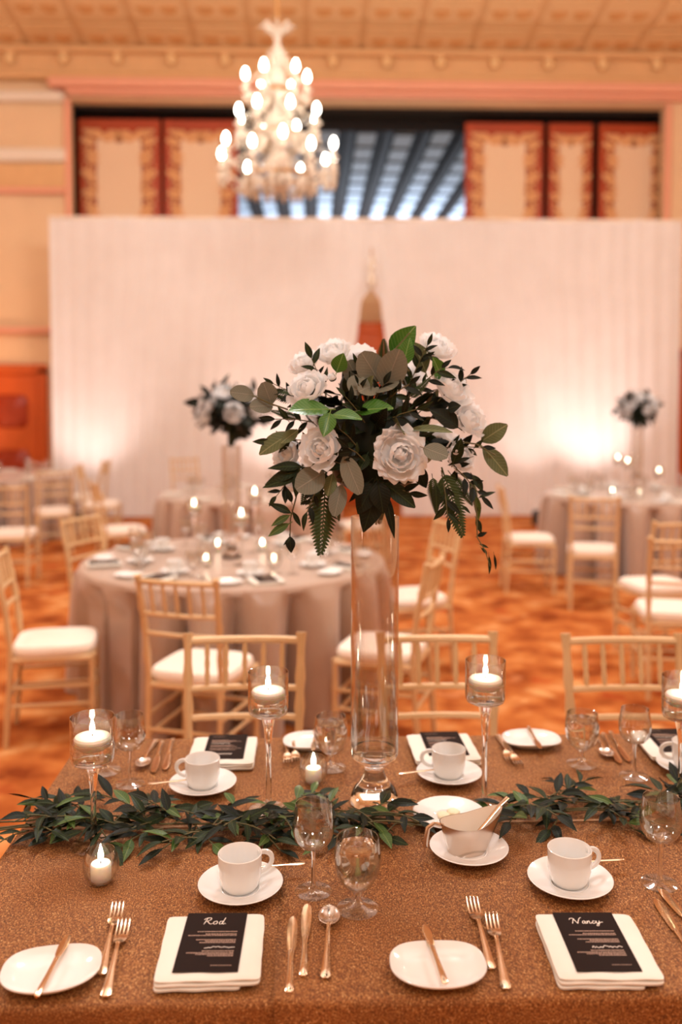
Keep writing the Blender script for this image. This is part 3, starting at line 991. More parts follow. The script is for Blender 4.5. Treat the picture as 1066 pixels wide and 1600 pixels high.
c_back = cloth_piece('tablecloth', TX0, TX1, TYM - .03, TY1, False, True, True, -.0032, 'glittering bronze cloth on the chair side of the long table, beyond the hem line', 1)
c_l = cloth_piece('tablecloth', TX0, XS + .03, TY0, TYM, True, False, True, -.0018, 'glittering bronze cloth under the card reading Rod', 2)
c_r = cloth_piece('tablecloth', XS, TX1, TY0 - .003, TYM + .002, True, False, False, -.0008, 'glittering bronze cloth under the card reading Nancy', 3, lip=.006)
MB().tube([(XS, TYM + .002, ZT + .001), (TX1, TYM + .002, ZT + .001)], .0022, 6).build('hem', M['hem'], c_r)
MB().tube([(TX0, TYM, ZT + .001), (XS, TYM, ZT + .001)], .0018, 6).build('hem', M['hem'], c_l)
tb = thing('folding_table', 'long folding banquet table hidden under the bronze cloths', 'table', ((TX0 + TX1) / 2, (TY0 + TY1) / 2, 0))
MB().bbox((0, 0, .728), (TX1 - TX0 - .01, TY1 - TY0 - .01, .030), .005).build('tabletop', M['door_wood'], tb, smooth=False)
for sx in (-1, 1):
    for sy in (-1, 1):
        MB().tube([(sx * 1.3, sy * .42, 0), (sx * 1.3, sy * .42, .715)], .018, 8).build('leg', M['steel'], tb)

# ------------------------------------------------------------------ prototypes of the tableware
PROTO = {}
def place(kind, loc, rotz=0.0, label='', group=None, scale=None):
    fn, cat = PROTO[kind][:2]
    if len(PROTO[kind]) == 2:
        o = fn()
        PROTO[kind] = (fn, cat, o)
        o.location = loc; o.rotation_euler = (0, 0, rotz); o['label'] = label
        if group: o['group'] = group
    else:
        o = dup(PROTO[kind][2], loc, rotz, label, group)
        if not group and 'group' in o: del o['group']
    return o
def reg(kind, cat):
    def d(fn):
        PROTO[kind] = (fn, cat); return fn
    return d
@reg('cup', 'cup')
def _():
    t = thing('coffee_cup', 'x', 'cup')
    MB().lathe([(0, .004), (.026, .004), (.028, 0), (.031, .002), (.036, .010), (.0405, .028), (.0415, .060), (.0418, .068), (.0405, .0692), (.0390, .067), (.0383, .03), (.034, .013), (.026, .009), (0, .008)], 36).build('bowl', M['china'], t)
    pts = []
    for i in range(13):
        a = R(100 - 200 * i / 12)
        pts.append((.0395 + .004 + .0235 * math.cos(a) * 1.0 + (.0 if i not in (0, 12) else -.002), 0, .040 + .019 * math.sin(a)))
    MB().tube(pts, [.0052] * 13, 8, flat=.75, up=(0, 1, 0)).build('handle', M['china'], t)
    return t
@reg('saucer', 'saucer')
def _():
    t = thing('saucer', 'x', 'saucer')
    o = MB().lathe([(0, .003), (.04, .003), (.043, 0), (.046, .003), (.070, .012), (.0795, .0175), (.0805, .019), (.079, .0202), (.066, .0145), (.040, .0075), (.034, .0065), (.0325, .0050), (0, .0050)], 44).build('dish', M['china'], t)
    MB().tube([(.036 * math.cos(k * PI / 16), .036 * math.sin(k * PI / 16), .0068) for k in range(33)], .0011, 6, cap=False).build('well_ring', M['china'], t)
    return t
@reg('bread_plate', 'plate')
def _():
    def sh(a):
        n = 3.0 if math.sin(a) > 0 else 2.15
        return 1.0 / (abs(math.cos(a)) ** n + abs(math.sin(a)) ** n) ** (1 / n)
    b = MB().lathe([(0, .003), (.6, .003), (.64, 0), (.68, .003), (.9, .011), (1.0, .0165), (1.005, .018), (.99, .0192), (.88, .0130), (.66, .0066), (.4, .0055), (0, .0052)], 48, Matrix.Diagonal((.078, .061, 1, 1)), shape=sh)
    o = b.build('bread_plate', M['china'])
    return tag(o, 'x', 'plate')
@reg('butter_knife', 'knife')
def _():
    t = thing('butter_knife', 'x', 'knife')
    MB().loft([(-.080, .0030, .002, .0018), (-.077, .0055, .002, .0028), (-.06, .0052, .002, .003), (-.03, .0040, .002, .0028), (.0, .0036, .002, .0026), (.014, .0042, .002, .0026), (.018, .003, .002, .002)], 8).build('handle', M['cutlery'], t)
    MB().loft([(.016, .0035, .002, .0013), (.025, .0062, .002, .0011), (.045, .0082, .002, .0009), (.062, .0078, .002, .0008), (.073, .0052, .002, .0007), (.079, .002, .002, .0005)], 8).build('blade', M['cutlery'], t)
    return t
@reg('dinner_knife', 'knife')
def _():
    t = thing('dinner_knife', 'x', 'knife')
    MB().loft([(-.104, .0035, .003, .002), (-.100, .0066, .003, .0034), (-.08, .0062, .003, .0036), (-.05, .0048, .003, .0034), (-.015, .0044, .003, .003), (.0, .0054, .003, .003), (.005, .004, .003, .0024)], 8).build('handle', M['cutlery'], t)
    MB().loft([(.003, .0070, .003, .0014), (.02, .0088, .003, .0012), (.05, .0100, .003, .001), (.075, .0100, .003, .0009), (.09, .0086, .003, .0008), (.1, .0055, .003, .0006), (.104, .002, .003, .0005)], 8).build('blade', M['cutlery'], t)
    return t
@reg('fork', 'fork')
def _():
    t = thing('dinner_fork', 'x', 'fork')
    MB().loft([(-.100, .0045, .003, .0016), (-.096, .0088, .003, .0024), (-.08, .0082, .0035, .0026), (-.04, .0056, .006, .0026), (.0, .0040, .009, .0026), (.022, .0038, .010, .0024), (.030, .005, .0095, .002)], 8).build('handle', M['cutlery'], t)
    MB().loft([(.028, .0045, .0095, .0018), (.036, .0100, .0072, .0013), (.045, .0122, .0052, .0012), (.056, .0126, .0042, .0011), (.060, .0126, .0042, .001)], 8).build('head', M['cutlery'], t)
    tn = MB().loft([(.057, .0021, .0042, .0010), (.075, .0019, .0050, .0010), (.092, .0015, .0082, .0009), (.100, .0006, .0108, .0006)], 6).mesh('tine', M['cutlery'])
    for k in range(4):
        link('tine', tn, t, (-.0101 + .00673 * k, 0, 0))
    return t
@reg('spoon', 'spoon')
def _():
    t = thing('spoon', 'x', 'spoon')
    MB().loft([(-.098, .004, .003, .0016), (-.094, .0086, .003, .0024), (-.078, .008, .0035, .0026), (-.04, .0054, .006, .0026), (.0, .0038, .009, .0026), (.03, .0034, .0098, .0024), (.044, .0042, .009, .0018)], 8).build('handle', M['cutlery'], t)
    def bowl(u, v):
        a = 2 * PI * u
        r = v
        y = .070 + .031 * math.sin(a) * r * (1.0 if math.sin(a) > 0 else 1.0)
        x = .0198 * math.cos(a) * r * (1 - .12 * math.sin(a))
        return (x, y, .0095 - .0072 * (1 - r ** 2))
    b = MB().grid(28, 8, bowl, wrap=True)
    o = b.build('bowl', M['steel'], t)
    sm = o.modifiers.new('thick', 'SOLIDIFY'); sm.thickness = .0012
    return t
@reg('teaspoon', 'spoon')
def _():
    t = thing('teaspoon', 'x', 'spoon')
    MB().loft([(-.068, .003, .003, .0012), (-.065, .0060, .003, .0018), (-.05, .0056, .003, .0018), (-.01, .0034, .004, .0018), (.02, .0026, .0048, .0016), (.034, .003, .0046, .0012)], 8).build('handle', M['cutlery'], t)
    def bowl(u, v):
        a = 2 * PI * u
        return (.0135 * math.cos(a) * v, .052 + .021 * math.sin(a) * v, .0050 - .0042 * (1 - v * v))
    o = MB().grid(20, 6, bowl, wrap=True).build('bowl', M['cutlery'], t)
    sm = o.modifiers.new('thick', 'SOLIDIFY'); sm.thickness = .001
    return t
@reg('wine_glass', 'wine glass')
def _():
    t = thing('wine_glass', 'x', 'wine glass')
    MB().lathe([(.0055, .083), (.013, .0845), (.026, .091), (.0355, .104), (.0400, .121), (.0392, .138), (.0360, .156), (.0335, .1705), (.0332, .1715), (.0326, .1705), (.0352, .156), (.0383, .138), (.0390, .121), (.0345, .105), (.025, .0925), (.012, .0865), (.0, .0858)], 40).build('bowl', M['thin'], t)
    MB().lathe([(0, .0855), (.006, .0848), (.0052, .080), (.0040, .072), (.0036, .05), (.0040, .02), (.0056, .012), (0, .0115)], 20).build('stem', M['glass'], t)
    MB().lathe([(0, .0118), (.0056, .0118), (.012, .006), (.033, .0026), (.0352, .0016), (.0352, .0008), (.033, 0), (0, 0)], 32).build('foot', M['foot'], t)
    return t
def goblet(water):
    t = thing('water_goblet', 'x', 'goblet')
    MB().lathe([(.008, .036), (.018, .0405), (.030, .052), (.0385, .068), (.0425, .088), (.0425, .106), (.0405, .122), (.0382, .1335), (.0378, .1345), (.0370, .1335), (.0395, .122), (.0415, .106), (.0414, .088), (.0372, .069), (.029, .0535), (.017, .0425), (.0, .0395)], 40).build('bowl', M['thin'], t)
    MB().lathe([(0, .0390), (.010, .0375), (.0085, .033), (.0062, .026), (.0068, .016), (.010, .0115), (0, .011)], 20).build('stem', M['glass'], t)
    MB().lathe([(0, .0113), (.010, .0113), (.022, .006), (.036, .0028), (.0385, .0018), (.0385, .0008), (.036, 0), (0, 0)], 32).build('foot', M['foot'], t)
    if water:
        MB().lathe([(0, .0405), (.0165, .0432), (.0284, .0540), (.0365, .0695), (.0406, .088), (.0407, .105), (.0395, .116), (0, .116)], 40).build('water', M['water'], t)
    return t
@reg('goblet', 'goblet')
def _(): return goblet(True)
@reg('goblet_empty', 'goblet')
def _(): return goblet(False)
# --- folded napkin
@reg('napkin', 'napkin')
def _():
    t = thing('folded_napkin', 'x', 'napkin')
    w, l = .168, .184
    def layer(z0, z1, x0, x1, y0, y1, seed, puff):
        rnd = random.Random(seed)
        p1, p2 = rnd.uniform(0, 6), rnd.uniform(0, 6)
        b = MB()
        n = 22
        def ring(fr, z, inset):
            out = []
            pts = []
            for k in range(n): pts.append((x0 + (x1 - x0) * k / n, y0))
            for k in range(n): pts.append((x1, y0 + (y1 - y0) * k / n))
            for k in range(n): pts.append((x1 - (x1 - x0) * k / n, y1))
            for k in range(n): pts.append((x0, y1 - (y1 - y0) * k / n))
            cx, cy = (x0 + x1) / 2, (y0 + y1) / 2
            hx, hy = (x1 - x0) / 2, (y1 - y0) / 2
            for (x, y) in pts:
                ux, uy = (x - cx) / hx, (y - cy) / hy
                q = (abs(ux) ** 24 + abs(uy) ** 24) ** (1 / 24)
                wob = .0005 * math.sin(5 * ux + 3 * uy + p1) + .0004 * math.sin(9 * uy + p2)
                k = (1 - inset / hx) / q
                out.append((cx + ux * hx * k + wob, cy + uy * hy * (1 - inset / hy) / q + wob, z + .0006 * math.sin(7 * ux + p2)))
            return out
        e = (z1 - z0)
        rs = [ring(0, z0, .003), ring(0, z0 + e * .25, .0005), ring(0, z0 + e * .7, .0), ring(0, z1 - e * .06, .0025), ring(0, z1 + puff * .5, .02), ring(0, z1 + puff, .05)]
        m = 4 * n
        vs = sum(rs, [])
        fs = [tuple(range(m - 1, -1, -1)), tuple(range(5 * m, 6 * m))]
        for q in range(5):
            for i in range(m):
                j = (i + 1) % m
                fs.append((q * m + i, q * m + j, q * m + m + j, q * m + m + i))
        return b.add(vs, fs)
    layer(0, .0068, -w / 2, w / 2 - .03, -l / 2, l / 2, 1, 0).build('lower_fold', M['linen'], t)
    layer(.0065, .0130, -w / 2 + .001, w / 2, -l / 2 + .001, l / 2, 2, 0).build('middle_fold', M['linen'], t)
    layer(.0127, .0185, -w / 2, w / 2 + .001, -l / 2 + .003, l / 2 - .001, 3, .001).build('upper_fold', M['linen'], t)
    return t
NAP_H = .0198
# --- menu card and its lettering
def stroke(b, pts, r, z, k=1.0):
    """smooth pen stroke through pts (x, y)"""
    P_ = [Vector((x, y, 0)) for x, y in pts]
    out = []
    for i in range(len(P_) - 1):
        p0, p1, p2, p3 = P_[max(i - 1, 0)], P_[i], P_[i + 1], P_[min(i + 2, len(P_) - 1)]
        for s in range(4):
            t = s / 4
            out.append(.5 * ((2 * p1) + (p2 - p0) * t + (2 * p0 - 5 * p1 + 4 * p2 - p3) * t * t + (3 * p1 - p0 - 3 * p2 + p3) * t ** 3))
    out.append(P_[-1])
    rs = [r * (.55 + .75 * abs(math.sin(i * .9))) for i in range(len(out))]
    b.tube([(p.x, p.y, z) for p in out], rs, 6, flat=.25, up=(0, 0, 1))
GLY = {   # strokes of a brush script; x runs right, y up, x-height 1
 'R': (1.75, [[(.25, 2.0), (.12, 1.0), (-.05, -.05)], [(-.35, 1.5), (.1, 2.05), (.9, 2.15), (1.05, 1.6), (.55, 1.1), (.2, 1.0)], [(.4, 1.05), (.8, .5), (1.25, .05), (1.65, .25)]]),
 'N': (2.1, [[(-.7, 1.5), (-.45, 1.95), (-.05, 2.05), (.3, 1.9)], [(-.1, 0), (.1, 1.0), (.3, 1.9)], [(.3, 1.9), (.5, 1.3), (.8, .6), (1.1, .02)], [(1.1, .02), (1.3, 1.0), (1.6, 1.9), (2.0, 2.3)]]),
 'o': (1.15, [[(.55, 1.0), (.15, .85), (.05, .35), (.3, .0), (.7, .12), (.85, .6), (.6, 1.0), (.4, .95)]]),
 'd': (1.3, [[(.75, .85), (.4, 1.0), (.1, .55), (.25, .0), (.6, .15), (.78, .8)], [(1.0, 2.2), (.85, 1.2), (.78, .2), (1.0, .0), (1.25, .3)]]),
 'a': (1.05, [[(.7, .85), (.3, .95), (.05, .45), (.25, .02), (.55, .3), (.72, .9)], [(.72, .9), (.68, .2), (.85, .02), (1.1, .35)]]),
 'n': (1.15, [[(.0, .3), (.12, .95), (.08, .02)], [(.1, .4), (.4, .95), (.62, .8), (.6, .2), (.8, .02), (1.15, .4)]]),
 'c': (.85, [[(.62, .8), (.35, .97), (.08, .5), (.25, .03), (.55, .1), (.9, .45)]]),
 'y': (1.1, [[(.0, .7), (.12, .95), (.15, .3), (.4, .05), (.7, .4), (.8, .95)], [(.8, .95), (.7, .0), (.45, -.85), (.1, -.8), (.35, -.2), (1.2, .45), (1.6, .5)]]),
 '.': (.4, [[(.1, .05), (.16, .05)]]),
}
def script(b, word, cx, cy, s, r, z):
    w = sum(GLY[c][0] for c in word)
    x = cx - w * s / 2
    for c in word:
        for st in GLY[c][1]:
            stroke(b, [(x + (p[0] + .12 * p[1]) * s, cy + p[1] * s) for p in st], r, z)
        x += GLY[c][0] * s
CW, CL, CT = .105, .164, .0012
def menu_card(word, seed):
    t = thing('menu_card', 'x', 'menu card')
    MB().bbox((0, 0, CT / 2), (CW, CL, CT), .0004).build('card', M['card'], t, smooth=False)
    z = CT + .0001
    if word:
        b = MB(); script(b, word, .0, .048, .0086 if len(word) < 5 else .0078, .0007, z)
        b.build('name_lettering', M['ink'], t)
    else:
        b = MB()                        # a name in brush script too blurred to read
        stroke(b, [(-.02 + .004 * k, .050 + (.005 if k % 2 else -.002)) for k in range(11)], .0008, z)
        b.build('name_lettering', M['ink'], t)
    # rows of fine print, too small to read
    rnd = random.Random(seed)
    xr = .040
    b = MB()
    for row, (y, n) in enumerate(((.026, 62), (.019, 50), (.015, 76), (.003, 64), (-.001, 46), (-.005, 55), (-.028, 50), (-.033, 72), (-.037, 60), (-.041, 40), (-.066, 30))):
        x = xr
        x_end = xr - n * .00105
        while x > x_end:
            w = rnd.uniform(.0016, .0042)
            b.box((x - w / 2, y, z), (w, .0020 if y > -.06 else .0013, .00015))
            x -= w + rnd.uniform(.0004, .0011)
    b.build('fine_print', M['ink_dim'], t, smooth=False)['kind'] = 'stuff'
    b = MB()
    pts = []
    for k in range(22):
        pts.append((xr - .050 + .0024 * k, -.019 + rnd.choice((-.0018, .0026, .0012, -.0008, .004 if k in (0, 9) else .001))))
    stroke(b, pts, .0006, z)
    b.build('dish_lettering', M['ink'], t)
    return t
@reg('menu_rod', 'menu card')
def _(): return menu_card('Rod.', 3)
@reg('menu_nancy', 'menu card')
def _(): return menu_card('Nancy', 4)
@reg('menu', 'menu card')
def _(): return menu_card(None, 5)
# --- candles
def holder(h, name_label, x, y, group):
    t = thing('pedestal_candle_holder', name_label, 'candle holder', (x, y, ZT), group=group)
    hb = h - .098
    MB().lathe([(0, 0), (.046, 0), (.0475, .0015), (.0465, .0035), (.030, .0065), (.015, .011), (.008, .0175), (0, .0175)], 32).build('foot', M['foot'], t)
    MB().lathe([(0, .018), (.008, .018), (.0062, .035), (.0058, hb * .5), (.0070, hb * .7), (.0105, hb * .86), (.0160, hb - .006), (.020, hb), (.0, hb)], 32).build('stem', M['glass'], t)
    MB().lathe([(0, hb), (.036, hb), (.0425, hb + .004), (.0450, hb + .012), (.0455, hb + .03), (.0455, h - .001), (.0450, h), (.0440, h - .001), (.0438, hb + .03), (.0432, hb + .013), (.040, hb + .008), (0, hb + .006)], 40).build('bowl', M['thin'], t)
    MB().lathe([(0, hb + .0072), (.0395, hb + .009), (.0424, hb + .0145), (.0429, hb + .03), (.0429, hb + .046), (0, hb + .046)], 40).build('water', M['water'], t)
    return t, ZT + hb + .046
flame_me = MB().lathe([(0, 0), (.0034, .002), (.0056, .008), (.0054, .014), (.0033, .023), (.001, .031), (0, .034)], 12).mesh('flame', M['flame'])
wick_me = MB().tube([(0, 0, 0), (.0003, 0, .007)], .0009, 6).mesh('wick', M['wick'])
def floating_candle(x, y, zw, label, group, power=3.2):
    t = thing('floating_candle', label, 'candle', (x, y, zw), group=group)
    MB().lathe([(0, -.016), (.020, -.016), (.031, -.009), (.0375, .001), (.0380, .006), (.035, .0105), (.022, .0120), (.012, .0105), (0, .0095)], 32).build('wax', M['wax'], t)
    link('wick', wick_me, t, (0, 0, .009))
    link('flame', flame_me, t, (0, 0, .0155))
    light('flame_light', 'POINT', (0, 0, .031), power, (1.0, .76, .46), .003, parent=t)
    return t
@reg('votive_glass', 'votive glass')
def _():
    t = thing('round_votive_glass', 'x', 'votive glass')
    MB().lathe([(0, .0), (.018, 0), (.022, .002), (.030, .012), (.0345, .026), (.0350, .036), (.0320, .052), (.0265, .062), (.0262, .0628), (.0255, .062), (.0308, .052), (.0338, .036), (.0333, .026), (.029, .013), (.021, .0045), (0, .004)], 36).build('globe', M['thin'], t)
    return t
def votive_candle(x, y, z, label, group, power=2.0):
    t = thing('votive_candle', label, 'candle', (x, y, z), group=group)
    MB().lathe([(0, .0), (.0185, 0), (.0195, .002), (.0195, .030), (.018, .0325), (.008, .0318), (0, .031)], 28).build('wax', M['wax'], t)
    link('wick', wick_me, t, (0, 0, .0305))
    link('flame', flame_me, t, (0, 0, .0365))
    if power: light('flame_light', 'POINT', (0, 0, .052), power, (1.0, .76, .46), .003, parent=t)
    return t

# ------------------------------------------------------------------ near side of the long table
def P3(px, py, z=ZT): return tuple(on(px, py, z))
gn = 'napkins of the long table'
p = on(331, 1478, ZT + .018); nr = (p.x, p.y, ZT)
place('napkin', nr, R(1.0), 'folded white napkin under the card reading Rod', gn)
place('menu_rod', (on(331, 1471, ZT + NAP_H).x, on(331, 1471, ZT + NAP_H).y, ZT + NAP_H), R(-1.2), 'black menu card with white script reading Rod', 'menu cards of the long table')
p = on(932, 1476, ZT + .018)
place('napkin', (p.x, p.y, ZT), R(-2.0), 'folded white napkin under the card reading Nancy', gn)
p = on(930, 1470, ZT + NAP_H)
place('menu_nancy', (p.x, p.y, ZT + NAP_H), R(-1.5), 'black menu card with white script reading Nancy', 'menu cards of the long table')
gp = 'bread plates of the long table'
for px, py, kx, ky, rz, lb, lk in ((80, 1518, 84, 1508, -2, 'white bread plate beside the forks of the place named Rod', 'butter knife lying on the bread plate left of the Rod napkin'),
                               (685, 1511, 679, 1490, 5, 'white bread plate beside the forks of the place named Nancy', 'butter knife lying on the bread plate next to the Nancy napkin')):
    p = on(px, py, ZT + .012)
    place('bread_plate', (p.x, p.y, ZT), R(8 if rz < 0 else 0), lb, gp)
    q = on(kx, ky, ZT + .019)
    k = place('butter_knife', (q.x, q.y, ZT + .0192), R(rz), lk, 'butter knives of the long table')
    PROTO.setdefault('kn', None)
def bar(kind, pa, pb, label, group, z=ZT):
    """piece of cutlery from its lower end pa to its tip pb"""
    a, b = on(*pa, z + .004), on(*pb, z + .004)
    c = (a + b) / 2
    rz = math.atan2(b.y - a.y, b.x - a.x) - PI / 2
    return place(kind, (c.x, c.y, z), rz, label, group)
gf = 'cutlery of the long table'
bar('fork', (157, 1528), (186, 1409), 'fork lying next to the bread plate at the Rod place', gf)
bar('fork', (163, 1564), (196, 1434), 'fork lying between another fork and the Rod napkin', gf)
bar('dinner_knife', (452, 1549), (458, 1432), 'knife lying closest to the Rod napkin', gf)
bar('dinner_knife', (474, 1521), (480, 1414), 'knife lying between a spoon and another knife', gf)
bar('spoon', (508, 1529), (516, 1418), 'spoon lying beside two knives near the water goblet', gf)
bar('fork', (770, 1519), (736, 1402), 'fork lying next to the bread plate at the Nancy place', gf)
bar('fork', (793, 1553), (766, 1424), 'fork lying between another fork and the Nancy napkin', gf)
bar('dinner_knife', (1082, 1492), (1036, 1421), 'knife with shining blade lying right of the Nancy napkin', gf)
bar('dinner_knife', (1094, 1462), (1046, 1404), 'knife lying beyond the first knife right of the Nancy napkin', gf)
gs = 'saucers of the long table'; gc = 'coffee cups of the long table'
def cup_set(px, py, rz, ls, lc, lt, spoon_rz, sx, sy):
    p = on(px, py, ZT + .014)
    place('saucer', (p.x, p.y, ZT), 0, ls, gs)
    place('cup', (p.x - .001, p.y + .002, ZT + .0052), R(rz), lc, gc)
    if lt:
        place('teaspoon', (p.x + sx, p.y + sy, ZT + .0195), R(spoon_rz), lt, 'teaspoons on the saucers')
cup_set(376, 1381, 28, 'white saucer between the Rod napkin and the garland', 'white coffee cup on the saucer beyond the Rod napkin', 'teaspoon resting on the saucer beyond the Rod napkin', 100, .055, .045)
cup_set(891, 1373, 18, 'white saucer between the Nancy napkin and the garland', 'white coffee cup on the saucer beyond the Nancy napkin', 'teaspoon resting on the saucer beyond the Nancy napkin', 98, .055, .045)
gg = 'glasses of the long table'
place('wine_glass', P3(490, 1393), 0, 'empty wine glass beside the water goblet near the Rod cup', gg)
place('goblet', P3(559, 1420), 0, 'stemmed goblet full of water before the flower vase', gg)
place('wine_glass', P3(1031, 1381), 0, 'empty wine glass beside the cup at the Nancy place', gg)

# ------------------------------------------------------------------ far side of the long table
def far_nap(px, py, rz, ln, lm):
    p = on(px, py, ZT + .018)
    place('napkin', (p.x, p.y, ZT), R(rz), ln, gn)
    place('menu', (p.x + .005, p.y + .015, ZT + NAP_H), R(rz), lm, 'menu cards of the long table')
far_nap(349, 1171, 180, 'folded white napkin on the chair side between two cups of cutlery', 'dark menu card on the napkin behind the tall candle by the votive')
far_nap(692, 1166, 182, 'folded white napkin on the chair side right behind a white cup', 'dark menu card on the napkin right behind a white cup')
far_nap(1051, 1161, 178, 'folded white napkin on the chair side beyond a wine glass', 'dark menu card on the napkin beyond a wine glass')
cup_set(317, 1223, 165, 'white saucer under the cup half hidden by garland leaves', 'white coffee cup half hidden by garland leaves', 'teaspoon on the saucer half hidden by garland leaves', -80, -.06, -.01)
cup_set(702, 1207, 165, 'white saucer between the vase and a tall candle', 'white coffee cup between the vase and a tall candle', 'teaspoon on the saucer between vase and tall candle', -80, -.06, -.01)
cup_set(1078, 1195, 165, 'white saucer under the cup beyond the outermost tall candle', 'white coffee cup beyond the outermost tall candle', None, 0, 0, 0)
for px, py, lb, lk in ((488, 1158, 'white bread plate behind the goblet by the vase', 'butter knife on the bread plate behind the goblet by the vase'),
                   (830, 1155, 'white bread plate on the chair side beyond the curled-up forks', 'butter knife on the bread plate beyond the curled-up forks')):
    p = on(px, py, ZT + .012)
    place('bread_plate', (p.x, p.y, ZT), PI, lb, gp)
    place('butter_knife', (p.x + .006, p.y - .01, ZT + .0192), R(178), lk, 'butter knives of the long table')
bar('fork', (779, 1150), (798, 1189), 'fork on the chair side touching the bread plate by a chair', gf)
bar('fork', (786, 1155), (812, 1196), 'fork on the chair side between cup and bread plate', gf)
bar('fork', (447, 1152), (450, 1195), 'fork on the chair side beside the napkin behind the candle', gf)
bar('fork', (456, 1150), (464, 1192), 'fork on the chair side next to the plate behind the goblet', gf)
bar('dinner_knife', (256, 1150), (237, 1214), 'knife on the chair side nearer the wine glass by the candle', gf)
bar('dinner_knife', (271, 1150), (256, 1206), 'knife on the chair side nearer the napkin behind the cup', gf)
bar('spoon', (243, 1158), (222, 1196), 'spoon on the chair side next to the wine glass by the candle', gf)
bar('dinner_knife', (940, 1141), (972, 1196), 'knife on the chair side between goblet and wine glass', gf)
bar('dinner_knife', (953, 1141), (984, 1190), 'knife on the chair side closest to the wine glass', gf)
bar('spoon', (928, 1146), (948, 1178), 'spoon on the chair side half hidden behind the goblet', gf)
place('wine_glass', P3(203, 1225), 0, 'empty wine glass beside the shortest pedestal candle', gg)
place('goblet', P3(165, 1205), 0, 'goblet hidden behind the bowl of the shortest pedestal candle', gg)
place('goblet', P3(517, 1200), 0, 'goblet of water standing behind the votive, beside the vase', gg)
place('goblet', P3(909, 1194), 0, 'goblet of water on the chair side among garland sprigs', gg)
place('wine_glass', P3(991, 1213), 0, 'empty wine glass on the chair side next to two knives', gg)

# ------------------------------------------------------------------ candles of the long table
gh = 'pedestal candle holders of the long table'
for px, py, h, lb, lc in ((147, 1322, .276, 'shortest clear glass pedestal candle holder, above the round votive', 'white floating candle in the shortest pedestal holder'),
                      (420, 1268, .322, 'clear glass pedestal candle holder standing between a cup and the vase', 'white floating candle between the cup and the flower vase'),
                      (757, 1262, .343, 'tallest clear glass pedestal candle holder behind the steel sauce boat', 'white floating candle above the steel sauce boat'),
                      (1063, 1256, .300, 'clear glass pedestal candle holder next to the outermost chair', 'white floating candle beside the outermost chair')):
    p = on(px, py, ZT)
    t, zw = holder(h, lb, p.x, p.y, gh)
    floating_candle(p.x, p.y, zw, lc, 'floating candles of the long table')
for px, py, lb, lc in ((158, 1377, 'round clear votive glass in front of the shortest candle holder', 'lit votive candle before the shortest pedestal holder'),
                   (490, 1222, 'round clear votive glass beside the goblet behind the garland', 'lit votive candle behind the garland by the goblet')):
    p = on(px, py, ZT)
    place('votive_glass', (p.x, p.y, ZT), 0, lb, 'votives of the long table')
    votive_candle(p.x, p.y, ZT + .0045, lc, 'votive candles of the long table')

# ------------------------------------------------------------------ steel sauce boat on its saucer, and a dish of butter
p = on(733, 1326, ZT + .012)
place('saucer', (p.x, p.y, ZT), 0, 'white saucer under the steel sauce boat', gs)
sb = thing('sauce_boat', 'brushed steel sauce boat with white inside and strap handle', 'sauce boat', (p.x - .004, p.y + .004, ZT + .0055), R(12))
def boat(inner):
    b = MB()
    n = 40
    zs = (0, .006, .02, .04, .055, .066) if not inner else (.066, .055, .04, .02, .008)
    vs = []; fs = []
    for z in zs:
        t = z / .066
        rx = .040 + .022 * t; ry = .028 + .012 * t
        if inner: rx -= .0016; ry -= .0016
        for k in range(n):
            a = 2 * PI * k / n
            x = rx * math.cos(a) + .012 * t * max(0, math.cos(a)) ** 3 + .004 * t
            y = ry * math.sin(a) * (1 - .06 * max(0, math.cos(a)) ** 2 * t)
            rise = .020 * t * t * max(0, math.cos(a)) ** 1.5 - .006 * t * math.sin(a) ** 2
            vs.append((x, y, z + rise))
    m = len(zs)
    for i in range(m - 1):
        for k in range(n):
            j = (k + 1) % n
            fs.append((i * n + k, i * n + j, i * n + n + j, i * n + n + k))
    fs.append(tuple(range(n - 1, -1, -1)) if not inner else tuple(range((m - 1) * n, m * n)))
    return b.add(vs, fs)
boat(False).build('body', M['steel'], sb)
boat(True).build('inside', mat('sauce', srgb(226, 214, 200), .3, var=.04), sb)
MB().tube([(-.052, 0, .058), (-.070, 0, .066), (-.084, 0, .058), (-.088, 0, .036), (-.090, 0, .018)], [.005, .0055, .0055, .0055, .005], 8, flat=.4, up=(0, 1, 0)).build('handle', M['steel'], sb)
ld = thing('sauce_ladle', 'ladle handle resting in the steel sauce boat', 'ladle', (p.x + .012, p.y - .002, ZT + .035), R(-62))
MB().tube([(0, -.01, .0), (0, .03, .028), (0, .065, .055), (0, .085, .066)], [.0035, .004, .005, .006], 8, flat=.45, up=(0, 0, 1)).build('handle', M['cutlery'], ld)
MB().lathe([(0, -.012), (.008, -.010), (.013, 0), (.012, 0), (.007, -.008), (0, -.010)], 16, Matrix.Translation((0, -.014, .0))).build('bowl', M['steel'], ld)
p = on(702, 1272, ZT + .014)
place('saucer', (p.x, p.y, ZT), 0, 'white butter dish plate right behind the steel sauce boat', gs)
for k, (dx, dy) in enumerate(((-.012, .006), (.018, -.008), (.012, .020))):
    b = MB().lathe([(0, 0), (.012, 0), (.014, .002), (.0135, .006), (.010, .0085), (.004, .010), (0, .0098)], 14, shape=lambda a: 1 + .12 * math.cos(5 * a))
    tag(b.build('butter_pat', M['butter'], None, (p.x + dx, p.y + dy, ZT + .0055)), 'pale butter pat on the plate behind the sauce boat', 'butter', 'butter pats on the plate')

